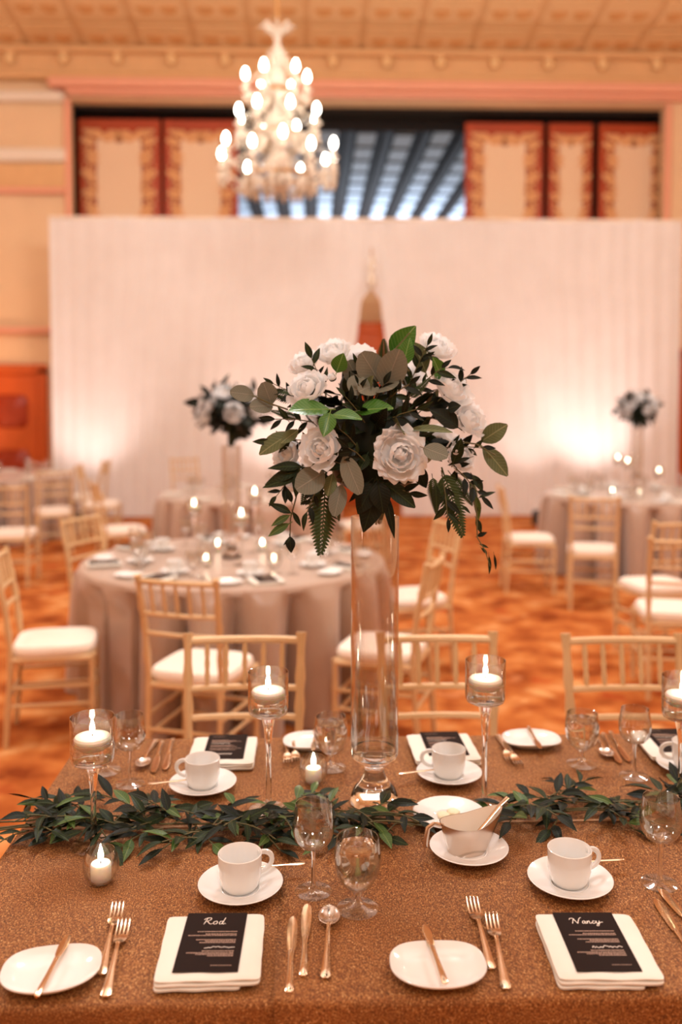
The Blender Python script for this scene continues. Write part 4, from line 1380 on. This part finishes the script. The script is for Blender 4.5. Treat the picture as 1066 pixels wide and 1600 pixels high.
# ================================================================== THE TALL VASE
vb = on(585, 1256, ZT)
def make_vase(x, y, label, group):
    t = thing('tall_glass_vase', label, 'vase', (x, y, ZT), group=group)
    MB().lathe([(0, 0), (.050, 0), (.0545, .002), (.0555, .008), (.0540, .022), (.0470, .038), (.0360, .052), (.0265, .066), (.0222, .080), (.0228, .088), (.0300, .097), (.0440, .106), (.0520, .113), (.0545, .122), (.0545, .128), (.047, .128), (.0, .124)], 44).build('foot', M['glass'], t)
    MB().lathe([(.0545, .1285), (.0546, .30), (.0546, .50), (.0546, .664), (.0540, .666), (.0525, .664), (.0522, .50), (.0522, .30), (.0522, .1285), (.0545, .1285)], 48).build('tube', M['tube'], t)
    return t
gv = 'tall glass vases with flowers'
vase = make_vase(vb.x, vb.y, 'tall clear glass tube vase on a bell foot amid the leaf garland', gv)

# ================================================================== LEAVES AND FLOWERS
def leaf_mesh(name, m, prof, fold=.25, droop=.25, wave=0.0, petiole=True):
    """unit leaf along +Y, length 1; prof gives half width along it"""
    n = len(prof)
    b = MB()
    vs = []; fs = []
    for i, w in enumerate(prof):
        y = i / (n - 1)
        z0 = -droop * y * y
        for k in (-1, -.5, 0, .5, 1):
            vs.append((k * w, y, z0 + fold * abs(k) * w + wave * math.sin(y * 9 + k * 2) * abs(k)))
    for i in range(n - 1):
        for k in range(4):
            fs.append((i * 5 + k, i * 5 + k + 1, i * 5 + 6 + k, i * 5 + 5 + k))
    b.add(vs, fs)
    b.tube([(0, -.16 if petiole else -.02, .02), (0, .3, -droop * .09 - .012), (0, .8, -droop * .64 - .01)], [.02, .016, .006], 5)
    return b.mesh(name, m)
RUS = [.012, .09, .145, .165, .155, .12, .07, .008]
SAL = [.02, .20, .30, .335, .315, .25, .15, .02]
EUC = [.06, .27, .37, .41, .41, .37, .28, .10]
OVL = [.02, .15, .24, .28, .28, .24, .16, .03]
LEAF = {
 'ruscus': [leaf_mesh('ruscus_leaf', M[k], RUS, .3, d) for k, d in (('ruscus', .2), ('ruscus', .45), ('ruscus_dark', .3), ('ruscus_dark', .05), ('ruscus_light', .25))],
 'dark': [leaf_mesh('dark_leaf', M['ruscus_dark'], SAL, .3, .3), leaf_mesh('dark_leaf', M['ruscus'], OVL, .25, .2), leaf_mesh('dark_leaf', M['ruscus_dark'], RUS, .2, .3)],
 'salal': [leaf_mesh('salal_leaf', M['salal'], SAL, .22, .12, .02)],
 'euca': [leaf_mesh('eucalyptus_leaf', M['euca'], EUC, .10, .08)],
 'olive': [leaf_mesh('olive_leaf', M['olive'], OVL, .2, .15)],
}
def orient(p, d, up, L, wk=1.0):
    d = d.normalized()
    z = up - d * up.dot(d)
    if z.length < 1e-4: z = d.orthogonal()
    z.normalize()
    x = d.cross(z)
    m = Matrix((x * L * wk, d * L, z * L)).transposed().to_4x4()
    m.translation = p
    return m
def fern_mesh(name, n=20):
    b = MB()
    b.tube([(0, 0, 0), (0, .5, .0), (0, 1.0, -.10)], [.012, .008, .003], 5)
    for i in range(n):
        y = .12 + .86 * i / n
        L = .27 * min(1, .55 + 2.6 * i / n) * (1 - i / n) ** .75 + .02
        for s in (-1, 1):
            d = Vector((s * .88, .48, -.12))
            base = Vector((0, y + (.012 if s > 0 else 0), -.10 * y * y))
            k = Vector((0, 1, 0)) * .024
            vs = []
            for q, w in ((0, .4), (.25, 1.0), (.5, .95), (.75, .7), (1.0, .05)):
                c = base + d * (L * q) + Vector((0, .05 * q * q * L, -.10 * q * q * L))
                vs += [c - k * w, c + Vector((0, 0, .008 * w)), c + k * w]
            fs = []
            for q in range(4):
                fs += [(q * 3, q * 3 + 1, q * 3 + 4, q * 3 + 3), (q * 3 + 1, q * 3 + 2, q * 3 + 5, q * 3 + 4)]
            b.add(vs, fs)
    return b.mesh(name, M['fern'])
FERN = fern_mesh('fern_frond')
# --- petals: sectors of bowls of revolution
def petal_mesh(rmax, rtop, h, half, ruffle, seed, n=9, m=8):
    rnd = random.Random(seed)
    p1, p2 = rnd.uniform(0, 6), rnd.uniform(0, 6)
    b = MB()
    def fn(u, v):
        s = (u - .5) * 2
        lim = max(.42, math.sqrt(max(.02, 1 - max(0, (v - .45) / .55) ** 3.4))) * (.55 + .45 * min(1, v / .35))
        a = s * half * lim
        if v < .55: r = rmax * math.sin(PI / 2 * (v / .55)) ** .75
        else: r = rmax + (rtop - rmax) * ((v - .55) / .45) ** 1.6
        r *= 1 + .06 * abs(s) * v
        z = h * v * (1 - .10 * s * s * v) + ruffle * math.sin(s * 6 + p1) * v ** 2
        r += ruffle * .8 * math.sin(s * 5 + p2) * v ** 2
        return (r * math.sin(a), r * math.cos(a), z)
    b.grid(n, m, fn)
    return b.mesh('petal', M['petal'])
PET = {
 'core': [petal_mesh(.30, .10, .86, 1.2, .02, 1), petal_mesh(.32, .14, .84, 1.1, .03, 2)],
 'in': [petal_mesh(.52, .36, .88, 1.0, .03, 3), petal_mesh(.55, .40, .85, .95, .05, 4)],
 'mid': [petal_mesh(.76, .70, .82, .85, .05, 5), petal_mesh(.80, .76, .78, .8, .07, 6)],
 'out': [petal_mesh(.95, 1.06, .58, .72, .06, 7), petal_mesh(1.0, 1.12, .50, .68, .09, 8)],
 'wide': [petal_mesh(.98, 1.28, .40, .64, .09, 9, 13, 9), petal_mesh(1.0, 1.24, .32, .66, .10, 10, 13, 9)],
}
bud_me = MB().lathe([(0, 0), (.16, .05), (.24, .25), (.22, .5), (.12, .72), (0, .78)], 10).mesh('rose_heart', M['petal'])
sepal_me = MB().lathe([(0, -.12), (.10, -.08), (.3, .02), (.45, .10), (.3, .08), (0, .06)], 10).mesh('calyx', M['ruscus'])
def rose(parent, ploc, p, axis, r, kind='rose', seed=0, flat=False):
    rnd = random.Random(seed)
    q = axis.normalized().to_track_quat('Z', 'Y')
    mw = Matrix.Translation(Vector(p) - Vector(ploc)) @ q.to_matrix().to_4x4() @ Matrix.Rotation(rnd.uniform(0, 6), 4, 'Z') @ Matrix.Diagonal((r, r, r, 1)) @ Matrix.Translation((0, 0, -.45))
    rings = {'rose': (('core', 4, 0), ('in', 4, .0), ('mid', 5, .0), ('out', 5, .0)),
             'peony': (('core', 4, .06), ('in', 5, .02), ('mid', 6, -.02), ('out', 7, -.02), ('wide', 8, .0)),
             'bud': (('core', 3, 0), ('in', 3, 0))}[kind]
    if flat:           # far away: the whole bloom is one mesh
        b = MB()
        for name, n, dz in rings:
            for k in range(n):
                me = PET[name][k % 2]
                mm = Matrix.Translation((0, 0, dz)) @ Matrix.Rotation(2 * PI * k / n + rnd.uniform(-.15, .15), 4, 'Z')
                b.add([tuple(v.co) for v in me.vertices], [tuple(f.vertices) for f in me.polygons], mw @ mm)
        return b.build('white_rose', M['petal'], parent)
    o = link('white_rose' if kind != 'peony' else 'white_peony', bud_me, parent, M=mw)
    link('calyx', sepal_me, o)
    for name, n, dz in rings:
        off = rnd.uniform(0, 6)
        for k in range(n):
            s = rnd.uniform(.94, 1.06)
            mm = Matrix.Translation((0, 0, dz)) @ Matrix.Rotation(off + 2 * PI * k / n + rnd.uniform(-.12, .12), 4, 'Z') @ Matrix.Rotation(rnd.uniform(-.08, .08) if kind != 'peony' else rnd.uniform(-.30, .14), 4, 'X') @ Matrix.Diagonal((s, s, rnd.uniform(.92, 1.05), 1))
            link('petal', PET[name][k % 2], o, M=mm)
    return o

# ------------------------------------------------------------------ arrangement on the near vase
YV = vb.y
AC = at(586, 672, YV)
arr = thing('flower_arrangement', 'full arrangement of white roses, peony, eucalyptus and fern on the long table vase', 'flowers', (vb.x, vb.y, ZT + .60), group='flower arrangements on tall vases')
aloc = Vector(arr.location)
def aput(name, me, Mw):
    return link(name, me, arr, M=Matrix.Translation(-aloc) @ Mw)
MB().lathe([(0, .155), (.06, .145), (.10, .105), (.112, .04), (.09, -.03), (.048, -.055), (.045, -.06), (0, -.07)], 24, Matrix.Translation(AC - aloc + Vector((0, 0, -.085)))).build('foam_holder', M['ruscus_dark'], arr)
# stems gathered into the mouth of the vase
stems = MB()
rnd = random.Random(5)
for k in range(9):
    a = k * 2 * PI / 9
    stems.tube([(AC - aloc) + Vector((.03 * math.cos(a), .03 * math.sin(a), -.12)), Vector((.02 * math.cos(a), .02 * math.sin(a), .075)), Vector((.012 * math.cos(a), .012 * math.sin(a), .05))], .0028, 6)
stems.build('stem', M['stem'], arr)
# blooms: pixel, depth offset (towards us is negative), radius in metres, kind
blooms = [(478, 606, -.10, .041, 'rose'), (519, 549, -.02, .040, 'rose'), (474, 566, -.02, .034, 'rose'), (519, 589, -.10, .018, 'bud'), (501, 700, -.16, .043, 'rose'),
          (447, 708, -.06, .036, 'rose'), (627, 711, -.17, .047, 'peony'), (684, 541, .0, .043, 'rose'), (708, 606, -.06, .044, 'rose'), (736, 655, -.06, .041, 'rose'),
          (722, 712, -.06, .036, 'rose'), (455, 742, -.03, .036, 'rose'), (712, 704, -.13, .018, 'bud'), (560, 560, .10, .042, 'rose'), (640, 590, .14, .042, 'rose'), (600, 740, .15, .042, 'rose'), (500, 650, .13, .042, 'rose'), (690, 690, .13, .042, 'rose')]
for k, (px, py, dy, r, kind) in enumerate(blooms):
    p = at(px, py, YV + dy)
    ax = (p - AC)
    ax.y *= .6
    ax = ax.normalized() * .55 + (Vector((0, -1, .12)) if dy < .05 else Vector((0, 1, .2))) * (.55 if kind != 'peony' else 1.4) + Vector((0, 0, .30 if kind != 'peony' else 0))
    rose(arr, aloc, p, ax, r, kind, 20 + k)
# hand-set leaves: kind, base pixel, tip pixel, depth at base, depth at tip, width factor, facing
setl = [('salal', (514, 640), (452, 636), -.13, -.17, 1.0, (0, -.6, .8)), ('salal', (518, 648), (565, 650), -.16, -.19, .95, (0, -.5, .85)), ('salal', (516, 645), (506, 680), -.17, -.2, 1.0, (0, -1, .4)),
        ('salal', (556, 643), (612, 632), -.12, -.16, 1.0, (0, -.6, .8)), ('salal', (612, 556), (648, 510), -.02, -.05, 1.0, (0, -1, .2)), ('salal', (640, 552), (616, 545), -.04, -.05, .9, (0, -1, .3)),
        ('salal', (630, 572), (640, 528), -.05, -.06, .9, (-.2, -1, .2)), ('salal', (526, 582), (536, 553), -.08, -.1, 1.2, (0, -1, .2)),
        ('olive', (665, 582), (650, 536), -.02, -.05, 1.1, (.3, -1, .2)), ('salal', (690, 592), (680, 560), -.04, -.08, .9, (.3, -1, .2)),
        ('euca', (592, 596), (566, 552), -.08, -.11, 1.0, (0, -1, .1)), ('euca', (602, 606), (624, 548), -.09, -.13, .85, (0, -1, .2)), ('euca', (560, 595), (545, 565), -.06, -.09, 1.1, (0, -1, .3)),
        ('euca', (590, 600), (562, 610), -.1, -.13, 1.1, (0, -.9, .5)), ('euca', (600, 604), (612, 606), -.1, -.14, 1.6, (0, -.9, .5)), ('euca', (560, 585), (556, 616), -.09, -.12, 1.0, (0, -1, .2)),
        ('olive', (752, 690), (791, 664), -.04, -.07, 1.1, (0, -1, .3)), ('olive', (754, 698), (795, 742), -.04, -.06, .85, (0, -1, .3)), ('olive', (456, 676), (404, 706), -.08, -.1, .9, (0, -.8, .6)),
        ('olive', (466, 672), (440, 690), -.1, -.12, 1.0, (0, -1, .4)), ('euca', (424, 632), (412, 598), -.06, -.08, 1.0, (0, -1, .2)), ('euca', (426, 634), (392, 634), -.06, -.09, .9, (0, -.9, .5)),
        ('euca', (397, 618), (361, 612), -.06, -.09, .85, (0, -1, .4)), ('euca', (506, 738), (464, 764), -.13, -.16, 1.0, (0, -1, .2)), ('euca', (538, 712), (562, 772), -.16, -.18, .6, (-.2, -1, .2)), ('euca', (534, 758), (522, 806), -.13, -.15, .7, (-.3, -1, .2)),
        ('euca', (662, 700), (700, 712), -.19, -.21, 1.0, (0, -.8, .6)), ('olive', (640, 672), (706, 668), -.14, -.17, .5, (0, -.6, .8)), ('olive', (520, 740), (512, 774), -.12, -.14, 1.0, (0, -1, .2)),
        ('dark', (716, 668), (680, 638), -.1, -.12, .9, (0, -1, .5)), ('dark', (700, 640), (716, 632), -.1, -.12, 1.4, (0, -1, .5)), ('dark', (708, 724), (722, 690), -.12, -.15, .8, (.2, -1, .3)), ('dark', (735, 715), (704, 724), -.1, -.12, .6, (0, -1, .3)),
        ('dark', (738, 742), (756, 766), -.08, -.09, .8, (.2, -1, .3)), ('dark', (590, 760), (570, 828), -.13, -.16, .8, (0, -1, .2)), ('dark', (600, 765), (618, 838), -.13, -.16, .6, (0, -1, .2)), ('dark', (584, 755), (560, 800), -.14, -.16, 1.0, (0, -1, .4)),
        ('dark', (600, 755), (650, 790), -.13, -.15, .8, (0, -1, .4)), ('dark', (590, 752), (600, 800), -.15, -.17, 1.0, (0, -1, .3)), ('dark', (578, 752), (545, 782), -.13, -.14, .8, (0, -1, .4)), ('dark', (700, 575), (726, 573), -.05, -.06, .6, (0, -.6, .8)), ('dark', (690, 570), (672, 556), -.05, -.06, .8, (0, -1, .5)),
        ('ruscus', (473, 730), (425, 724), -.09, -.11, 1.0, (0, -1, .5)), ('ruscus', (470, 735), (413, 748), -.09, -.1, 1.0, (0, -1, .5)), ('ruscus', (468, 735), (462, 775), -.1, -.12, 1.2, (0, -1, .3)), ('ruscus', (468, 745), (410, 758), -.09, -.1, .9, (0, -1, .5)),
        ('ruscus', (455, 802), (424, 785), -.09, -.1, 1.1, (0, -1, .4)), ('ruscus', (453, 805), (424, 820), -.09, -.1, 1.1, (0, -1, .4)), ('ruscus', (452, 818), (419, 836), -.09, -.1, 1.15, (0, -1, .4)), ('ruscus', (453, 838), (455, 863), -.09, -.1, 1.9, (0, -1, .3)), ('ruscus', (455, 840), (444, 850), -.09, -.1, 1.0, (0, -1, .3)),
        ('ruscus', (458, 800), (470, 822), -.09, -.1, 1.0, (0, -1, .3)), ('ruscus', (456, 785), (450, 765), -.09, -.1, 1.2, (0, -1, .3)),
        ('ruscus', (742, 772), (752, 812), -.05, -.06, .9, (.2, -1, .3)), ('ruscus', (748, 778), (775, 765), -.05, -.05, .7, (0, -1, .5)), ('ruscus', (744, 810), (754, 832), -.05, -.06, 1.2, (0, -1, .3)), ('ruscus', (746, 838), (760, 832), -.05, -.06, 1.4, (0, -1, .3)), ('ruscus', (749, 850), (765, 856), -.05, -.05, .7, (0, -1, .3)), ('ruscus', (752, 856), (764, 866), -.05, -.05, 1.0, (0, -1, .3)),
        ('ruscus', (764, 868), (768, 900), -.05, -.05, .5, (0, -1, .3)), ('ruscus', (772, 866), (777, 892), -.05, -.05, .5, (0, -1, .3)), ('ruscus', (722, 790), (735, 800), -.07, -.08, 1.0, (0, -1, .3)), ('ruscus', (680, 756), (684, 800), -.1, -.12, 1.0, (0, -1, .3))]
rnd = random.Random(8)
for kind, b_, t_, d0, d1, wk, up in setl:
    p0, p1 = at(*b_, YV + d0), at(*t_, YV + d1)
    d = p1 - p0
    me = rnd.choice(LEAF[kind])
    if kind == 'ruscus': me = LEAF['ruscus'][rnd.choice((0, 1, 2, 4))]
    aput({'salal': 'green_leaf', 'euca': 'eucalyptus_leaf', 'olive': 'olive_leaf', 'dark': 'dark_leaf', 'ruscus': 'ruscus_leaf'}[kind], me, orient(p0, d, Vector(up), d.length, wk))
# fern fronds
for b_, t_, d0, d1, wk, up in (((510, 730), (502, 872), -.1, -.12, .95, (.1, -1, .1)), ((495, 715), (470, 790), -.08, -.10, .8, (-.2, -1, .2)), ((520, 745), (532, 815), -.1, -.12, .6, (.2, -1, .1)), ((690, 730), (728, 842), -.09, -.1, .95, (.1, -1, .2)), ((700, 735), (742, 790), -.07, -.08, .8, (.2, -1, .2)), ((675, 740), (684, 806), -.1, -.11, .8, (0, -1, .2)),
                               ((475, 625), (404, 606), -.03, -.06, .8, (0, -1, .4)), ((470, 655), (424, 640), -.04, -.06, .8, (0, -1, .4)), ((505, 610), (486, 572), -.03, -.06, .8, (0, -1, .2)), ((600, 575), (600, 530), -.0, -.03, 1.2, (0, -1, .2)), ((720, 640), (728, 590), .0, -.03, .6, (0, -1, .3)), ((640, 625), (672, 590), -.1, -.12, .8, (0, -1, .3)), ((735, 745), (748, 800), -.04, -.06, .6, (0, -1, .3))):
    p0, p1 = at(*b_, YV + d0), at(*t_, YV + d1)
    d = p1 - p0
    aput('fern_frond', FERN, orient(p0, d, Vector(up), d.length, wk))
# trailing stems
for pts in (((470, 740), (462, 780), (454, 810), (453, 842)), ((735, 760), (745, 800), (746, 840), (758, 860), (766, 885)), ((715, 690), (745, 694), (775, 712)), ((640, 580), (612, 552), (640, 520)), ((450, 640), (420, 630), (395, 618))):
    stems = MB().tube([at(*q, YV - .075) - aloc for q in pts], [.0022, .0018, .0015, .0012, .001][:len(pts)], 5)
    stems.build('stem', M['stem'], arr)
# filler foliage all round the ball
rnd = random.Random(21)
cnt = 0
while cnt < 200:
    v = Vector((rnd.gauss(0, 1), rnd.gauss(0, 1), rnd.gauss(0, 1))).normalized()
    if v.z < -.75: continue
    rad = Vector((.165, .145, .125))
    p = AC + Vector((v.x * rad.x, v.y * rad.y, v.z * rad.z)) * (rnd.uniform(.15, .6) if cnt < 90 else rnd.uniform(.6, .98)) + Vector((0, 0, -.005))
    d = (v + Vector((rnd.gauss(0, .5), rnd.gauss(0, .5), rnd.gauss(0, .5)))).normalized()
    kind = rnd.choice(('dark', 'dark', 'dark', 'ruscus', 'ruscus', 'olive' if rnd.random() < .3 else 'dark'))
    L = rnd.uniform(.045, .072)
    me = rnd.choice(LEAF[kind][:4])
    aput({'dark': 'dark_leaf', 'ruscus': 'ruscus_leaf', 'olive': 'olive_leaf'}[kind], me, orient(p, d, v + Vector((rnd.gauss(0, .3), 0, rnd.gauss(0, .3))), L, rnd.uniform(.8, 1.1)))
    cnt += 1

# small-leaved sprigs that poke out between the blooms: base pixel, tip pixel, depth
for (b_, t_, dy) in (((500, 640), (428, 600), -.04), ((490, 660), (430, 655), -.06), ((500, 690), (425, 690), -.05), ((510, 620), (487, 560), -.04), ((480, 720), (432, 775), -.06), ((510, 730), (480, 800), -.1),
                     ((640, 620), (690, 575), -.08), ((670, 640), (735, 585), -.02), ((690, 700), (752, 700), -.03), ((700, 720), (752, 775), -.06), ((690, 735), (700, 810), -.08), ((640, 600), (668, 540), -.03), ((580, 610), (560, 570), -.05), ((600, 630), (640, 600), -.1),
                     ((575, 640), (560, 600), -.09), ((580, 640), (600, 600), -.08), ((570, 660), (540, 620), -.1), ((600, 660), (650, 640), -.13), ((560, 700), (530, 670), -.13), ((570, 720), (545, 700), -.15), ((600, 760), (640, 770), -.11), ((560, 740), (520, 720), -.12)):
    p0, p1 = at(*b_, YV + dy), at(*t_, YV + dy - .03)
    MB().tube([p0 - aloc, (p0 + p1) / 2 - aloc + Vector((0, -.006, .004)), p1 - aloc], [.0016, .0013, .0009], 5).build('stem', M['stem'], arr)
    ax = (p1 - p0).normalized()
    nl = max(4, int((p1 - p0).length / .013))
    for i in range(nl):
        u = (i + 1) / nl
        lat = ax.cross(Vector((0, -1, 0))).normalized() * (1 if i % 2 else -1)
        d = ax * .7 + lat * rnd.uniform(.5, .9) + Vector((0, rnd.uniform(-.5, .2), rnd.uniform(-.2, .2)))
        if i == nl - 1: d = ax
        aput('ruscus_leaf', rnd.choice(LEAF['ruscus'][:4]), orient(p0.lerp(p1, u), d, Vector((rnd.gauss(0, .3), -1, rnd.gauss(.2, .3))), rnd.uniform(.024, .042), rnd.uniform(.9, 1.3)))

# ------------------------------------------------------------------ leaf garlands lying along the table
def garland(label, spine, n_spr, lo, hi, seed, cap, hang_x=None):
    rnd = random.Random(seed)
    c0 = on(*spine[len(spine) // 2], ZT)
    t = thing('leaf_garland', label, 'garland', (c0.x, c0.y, ZT), group='green leaf garlands on the long table')
    loc = Vector(t.location)
    P_ = []
    for (px, py) in spine:
        q = on(px, py, ZT + .012)
        P_.append(q)
    for off, r in ((Vector((0, 0, 0)), .0026), (Vector((0, .016, .004)), .002), (Vector((.01, -.018, .002)), .002)):
        MB().tube([q + off + Vector((0, rnd.uniform(-.006, .006), rnd.uniform(0, .006))) - loc for q in P_], r, 6).build('vine', M['stem'], t)
    seg = []
    tot = 0
    for a, b in zip(P_, P_[1:]):
        seg.append((tot, (b - a).length, a, b)); tot += (b - a).length
    cnt = 0
    sp = MB()
    for k in range(n_spr):
        s = tot * (k + rnd.random()) / n_spr
        for st, ln, a, b in seg:
            if st <= s <= st + ln: break
        o = a.lerp(b, (s - st) / ln) + Vector((0, rnd.uniform(-.04, .036), rnd.uniform(.0, .02)))
        along = (b - a).normalized() * rnd.choice((-1, 1))
        sd = rnd.choice((-1, 1))
        side = Vector((0, sd, 0))
        d = along * rnd.uniform(.3, 1.0) + side * rnd.uniform(.2, .9) + Vector((0, 0, rnd.uniform(.05, .55)))
        d.normalize()
        L = rnd.uniform(lo, hi)
        m = max(3, int(L / .018))
        pts = []
        q = o.copy()
        for i in range(m + 1):
            pts.append(q.copy())
            d.z -= .12
            d.normalize()
            q = q + d * (L / m)
            over = q.x < TX0 - .01
            if not over: q.z = max(q.z, ZT + .006)
        sp.tube([p - loc for p in pts], [.0016] * len(pts), 5)
        for i in range(1, len(pts)):
            if cnt >= cap: break
            dd = (pts[i] - pts[i - 1]).normalized()
            sgn = 1 if i % 2 else -1
            lat = dd.cross(Vector((0, 0, 1)))
            if lat.length < .01: lat = Vector((1, 0, 0))
            lat.normalize()
            ld = dd * rnd.uniform(.5, .9) + lat * sgn * rnd.uniform(.5, .9) + Vector((0, 0, rnd.uniform(-.15, .45)))
            if i == len(pts) - 1: ld = dd + Vector((0, 0, .1))
            Ll = rnd.uniform(.044, .068)
            base = pts[i]
            if base.x > TX0 and base.z + ld.normalized().z * Ll < ZT + .008: ld.z = abs(ld.z) * .3 + .02
            up = Vector((rnd.gauss(0, .35), rnd.gauss(-.2, .35), 1))
            me = rnd.choice(LEAF['ruscus'])
            link('leaf', me, t, M=Matrix.Translation(-loc) @ orient(base, ld, up, Ll, rnd.uniform(.85, 1.25)))
            cnt += 1
    sp.build('side_stem', M['stem'], t)
    return t
garland('leafy green garland from the table end to the foot of the flower vase', [(-20, 1296), (40, 1290), (110, 1282), (180, 1284), (250, 1298), (320, 1296), (390, 1286), (460, 1280), (530, 1276), (600, 1282), (670, 1290)], 64, .07, .13, 7, 299)
garland('leafy green garland past the steel sauce boat toward the empty wine glass', [(768, 1272), (830, 1266), (890, 1264), (950, 1264), (1010, 1262), (1070, 1262), (1140, 1262)], 32, .06, .12, 9, 170)

# ------------------------------------------------------------------ far vases and flowers
def far_flowers(x, y, zc_, s, lv, lf, seed):
    make_vase(x, y, lv, gv)
    t = thing('flower_arrangement', lf, 'flowers', (x, y, ZT + .60), group='flower arrangements on tall vases')
    rnd = random.Random(seed)
    c = Vector((0, 0, zc_ - (ZT + .60)))
    b = MB()
    for k in range(260):
        v = Vector((rnd.gauss(0, 1), rnd.gauss(0, 1), rnd.gauss(0, .8))).normalized()
        me = rnd.choice(LEAF['dark'] + LEAF['ruscus'][:3])
        p = c + Vector((v.x * .17, v.y * .16, v.z * .12)) * s * rnd.uniform(.3, .95)
        mm = orient(p, v + Vector((rnd.gauss(0, .5), rnd.gauss(0, .5), rnd.gauss(0, .5))), v + Vector((0, 0, .3)), rnd.uniform(.06, .095) * s, 1.0)
        b.add([tuple(q.co) for q in me.vertices], [tuple(f.vertices) for f in me.polygons], mm)
    b.tube([c, Vector((0, 0, .06))], .02, 8)
    o = b.build('foliage', M['ruscus_dark'], t); o['kind'] = 'stuff'
    dirs = [(-.6, -.7, .25), (.15, -.9, -.1), (.7, -.6, .1), (-.15, -.6, .75), (-.75, -.5, -.3), (.45, -.5, .7), (0, .9, .3), (.7, .6, .3), (-.7, .6, .3)]
    for k, dv in enumerate(dirs):
        v = Vector(dv).normalized()
        p = c + Vector((v.x * .17, v.y * .16, v.z * .12)) * s
        rose(t, (0, 0, 0), p, v + Vector((0, -.3, .2)), .047 * s, 'rose', 60 + k, flat=True)
far_flowers(*at(362, 800, T1[1]).xy, at(360, 640, T1[1]).z, 1.15, 'tall clear glass tube vase on the near round table', 'white roses in dark foliage above the near round table', 31)
far_flowers(*at(994, 800, T2[1]).xy, at(994, 637, T2[1]).z, 1.15, 'tall clear glass tube vase on the far flower-topped round table', 'white roses in dark foliage before the brightest drape glow', 33)

# ------------------------------------------------------------------ settings on the round tables
def setting(c, ang, rad, tag_, full=True, menu=True, where=None):
    ca, sa = math.cos(ang), math.sin(ang)
    def q(r, s): return (c[0] + ca * r - sa * s, c[1] + sa * r + ca * s, ZT + .0005)
    rz = ang + PI / 2
    g = ' of ' + tag_
    if where: tag_ = 'the near round table, ' + where
    n = q(rad - .135, 0)
    place('napkin', n, rz, 'folded white napkin on ' + tag_, 'napkins' + g)
    if menu:
        place('menu', (n[0], n[1], n[2] + NAP_H), rz, 'dark menu card on ' + tag_, 'menu cards' + g)
    place('goblet_empty', q(rad - .33, .10), 0, 'clear stemmed goblet on ' + tag_, 'goblets' + g)
    place('wine_glass', q(rad - .30, .19), 0, 'clear wine glass on ' + tag_, 'wine glasses' + g)
    if full:
        s_ = q(rad - .34, -.03)
        place('saucer', s_, 0, 'white saucer on ' + tag_, 'saucers' + g)
        place('cup', (s_[0], s_[1], s_[2] + .0052), rz, 'white coffee cup on ' + tag_, 'coffee cups' + g)
        place('bread_plate', q(rad - .15, -.19), rz, 'white bread plate on ' + tag_, 'bread plates' + g)
NEAR = ('beside the half hidden chair', 'drape side, toward the open carpet', 'drape side, toward the wooden door', 'by the chair backing the door',
        'by the side-on chair', 'in the gap past the side-on chair', 'by the chair backing the long table', 'by the chair seen through glass')
for k in range(8): setting(T1, .30 + k * PI / 4, .88, 'the round table nearest the long table', where=NEAR[k])
for k in range(8): setting(T2, .15 + k * PI / 4, .90, 'the far flower-topped round table', full=True, menu=False)
for k in range(8): setting(T4, .2 + k * PI / 4, .90, 'the flowerless round table before the drape', full=False, menu=False)
for k in range(8): setting(T3, .1 + k * PI / 4, .90, 'the round table by the carved wooden door', full=False, menu=False)
def far_candle(px, py, y, tag_, power, which):
    x = at(px, py, y).x
    h = at(px, py, y).z - ZT + .01
    t, zw = holder(h, which + ' clear pedestal candle holder on ' + tag_, x, y, 'pedestal holders on ' + tag_)
    floating_candle(x, y, zw, 'lit floating candle in ' + which + ' holder on ' + tag_, 'floating candles on ' + tag_, power)
t1n, t2n = 'the round table nearest the long table', 'the far flower-topped round table'
far_candle(303, 782, 5.35, t1n, 1.0, 'lone outer'); far_candle(377, 797, 5.02, t1n, 1.0, 'shortest'); far_candle(398, 764, 5.45, t1n, 1.0, 'tallest')
far_candle(966, 712, 8.85, t2n, 1.0, 'tallest'); far_candle(981, 717, 8.55, t2n, 1.0, 'middle-height'); far_candle(1030, 732, 8.7, t2n, 1.0, 'shortest')
for px, y, tn in ((322, 4.98, t1n), (428, 4.95, t1n), (410, 5.5, t1n), (340, 5.5, t1n), (956, 8.6, t2n), (998, 8.45, t2n)):
    x = at(px, 850, y).x
    place('votive_glass', (x, y, ZT), 0, 'round votive glass on ' + tn, 'votive glasses on ' + tn)
    votive_candle(x, y, ZT + .0045, 'lit votive candle in a round glass on ' + tn, 'votive candles on ' + tn, .4)
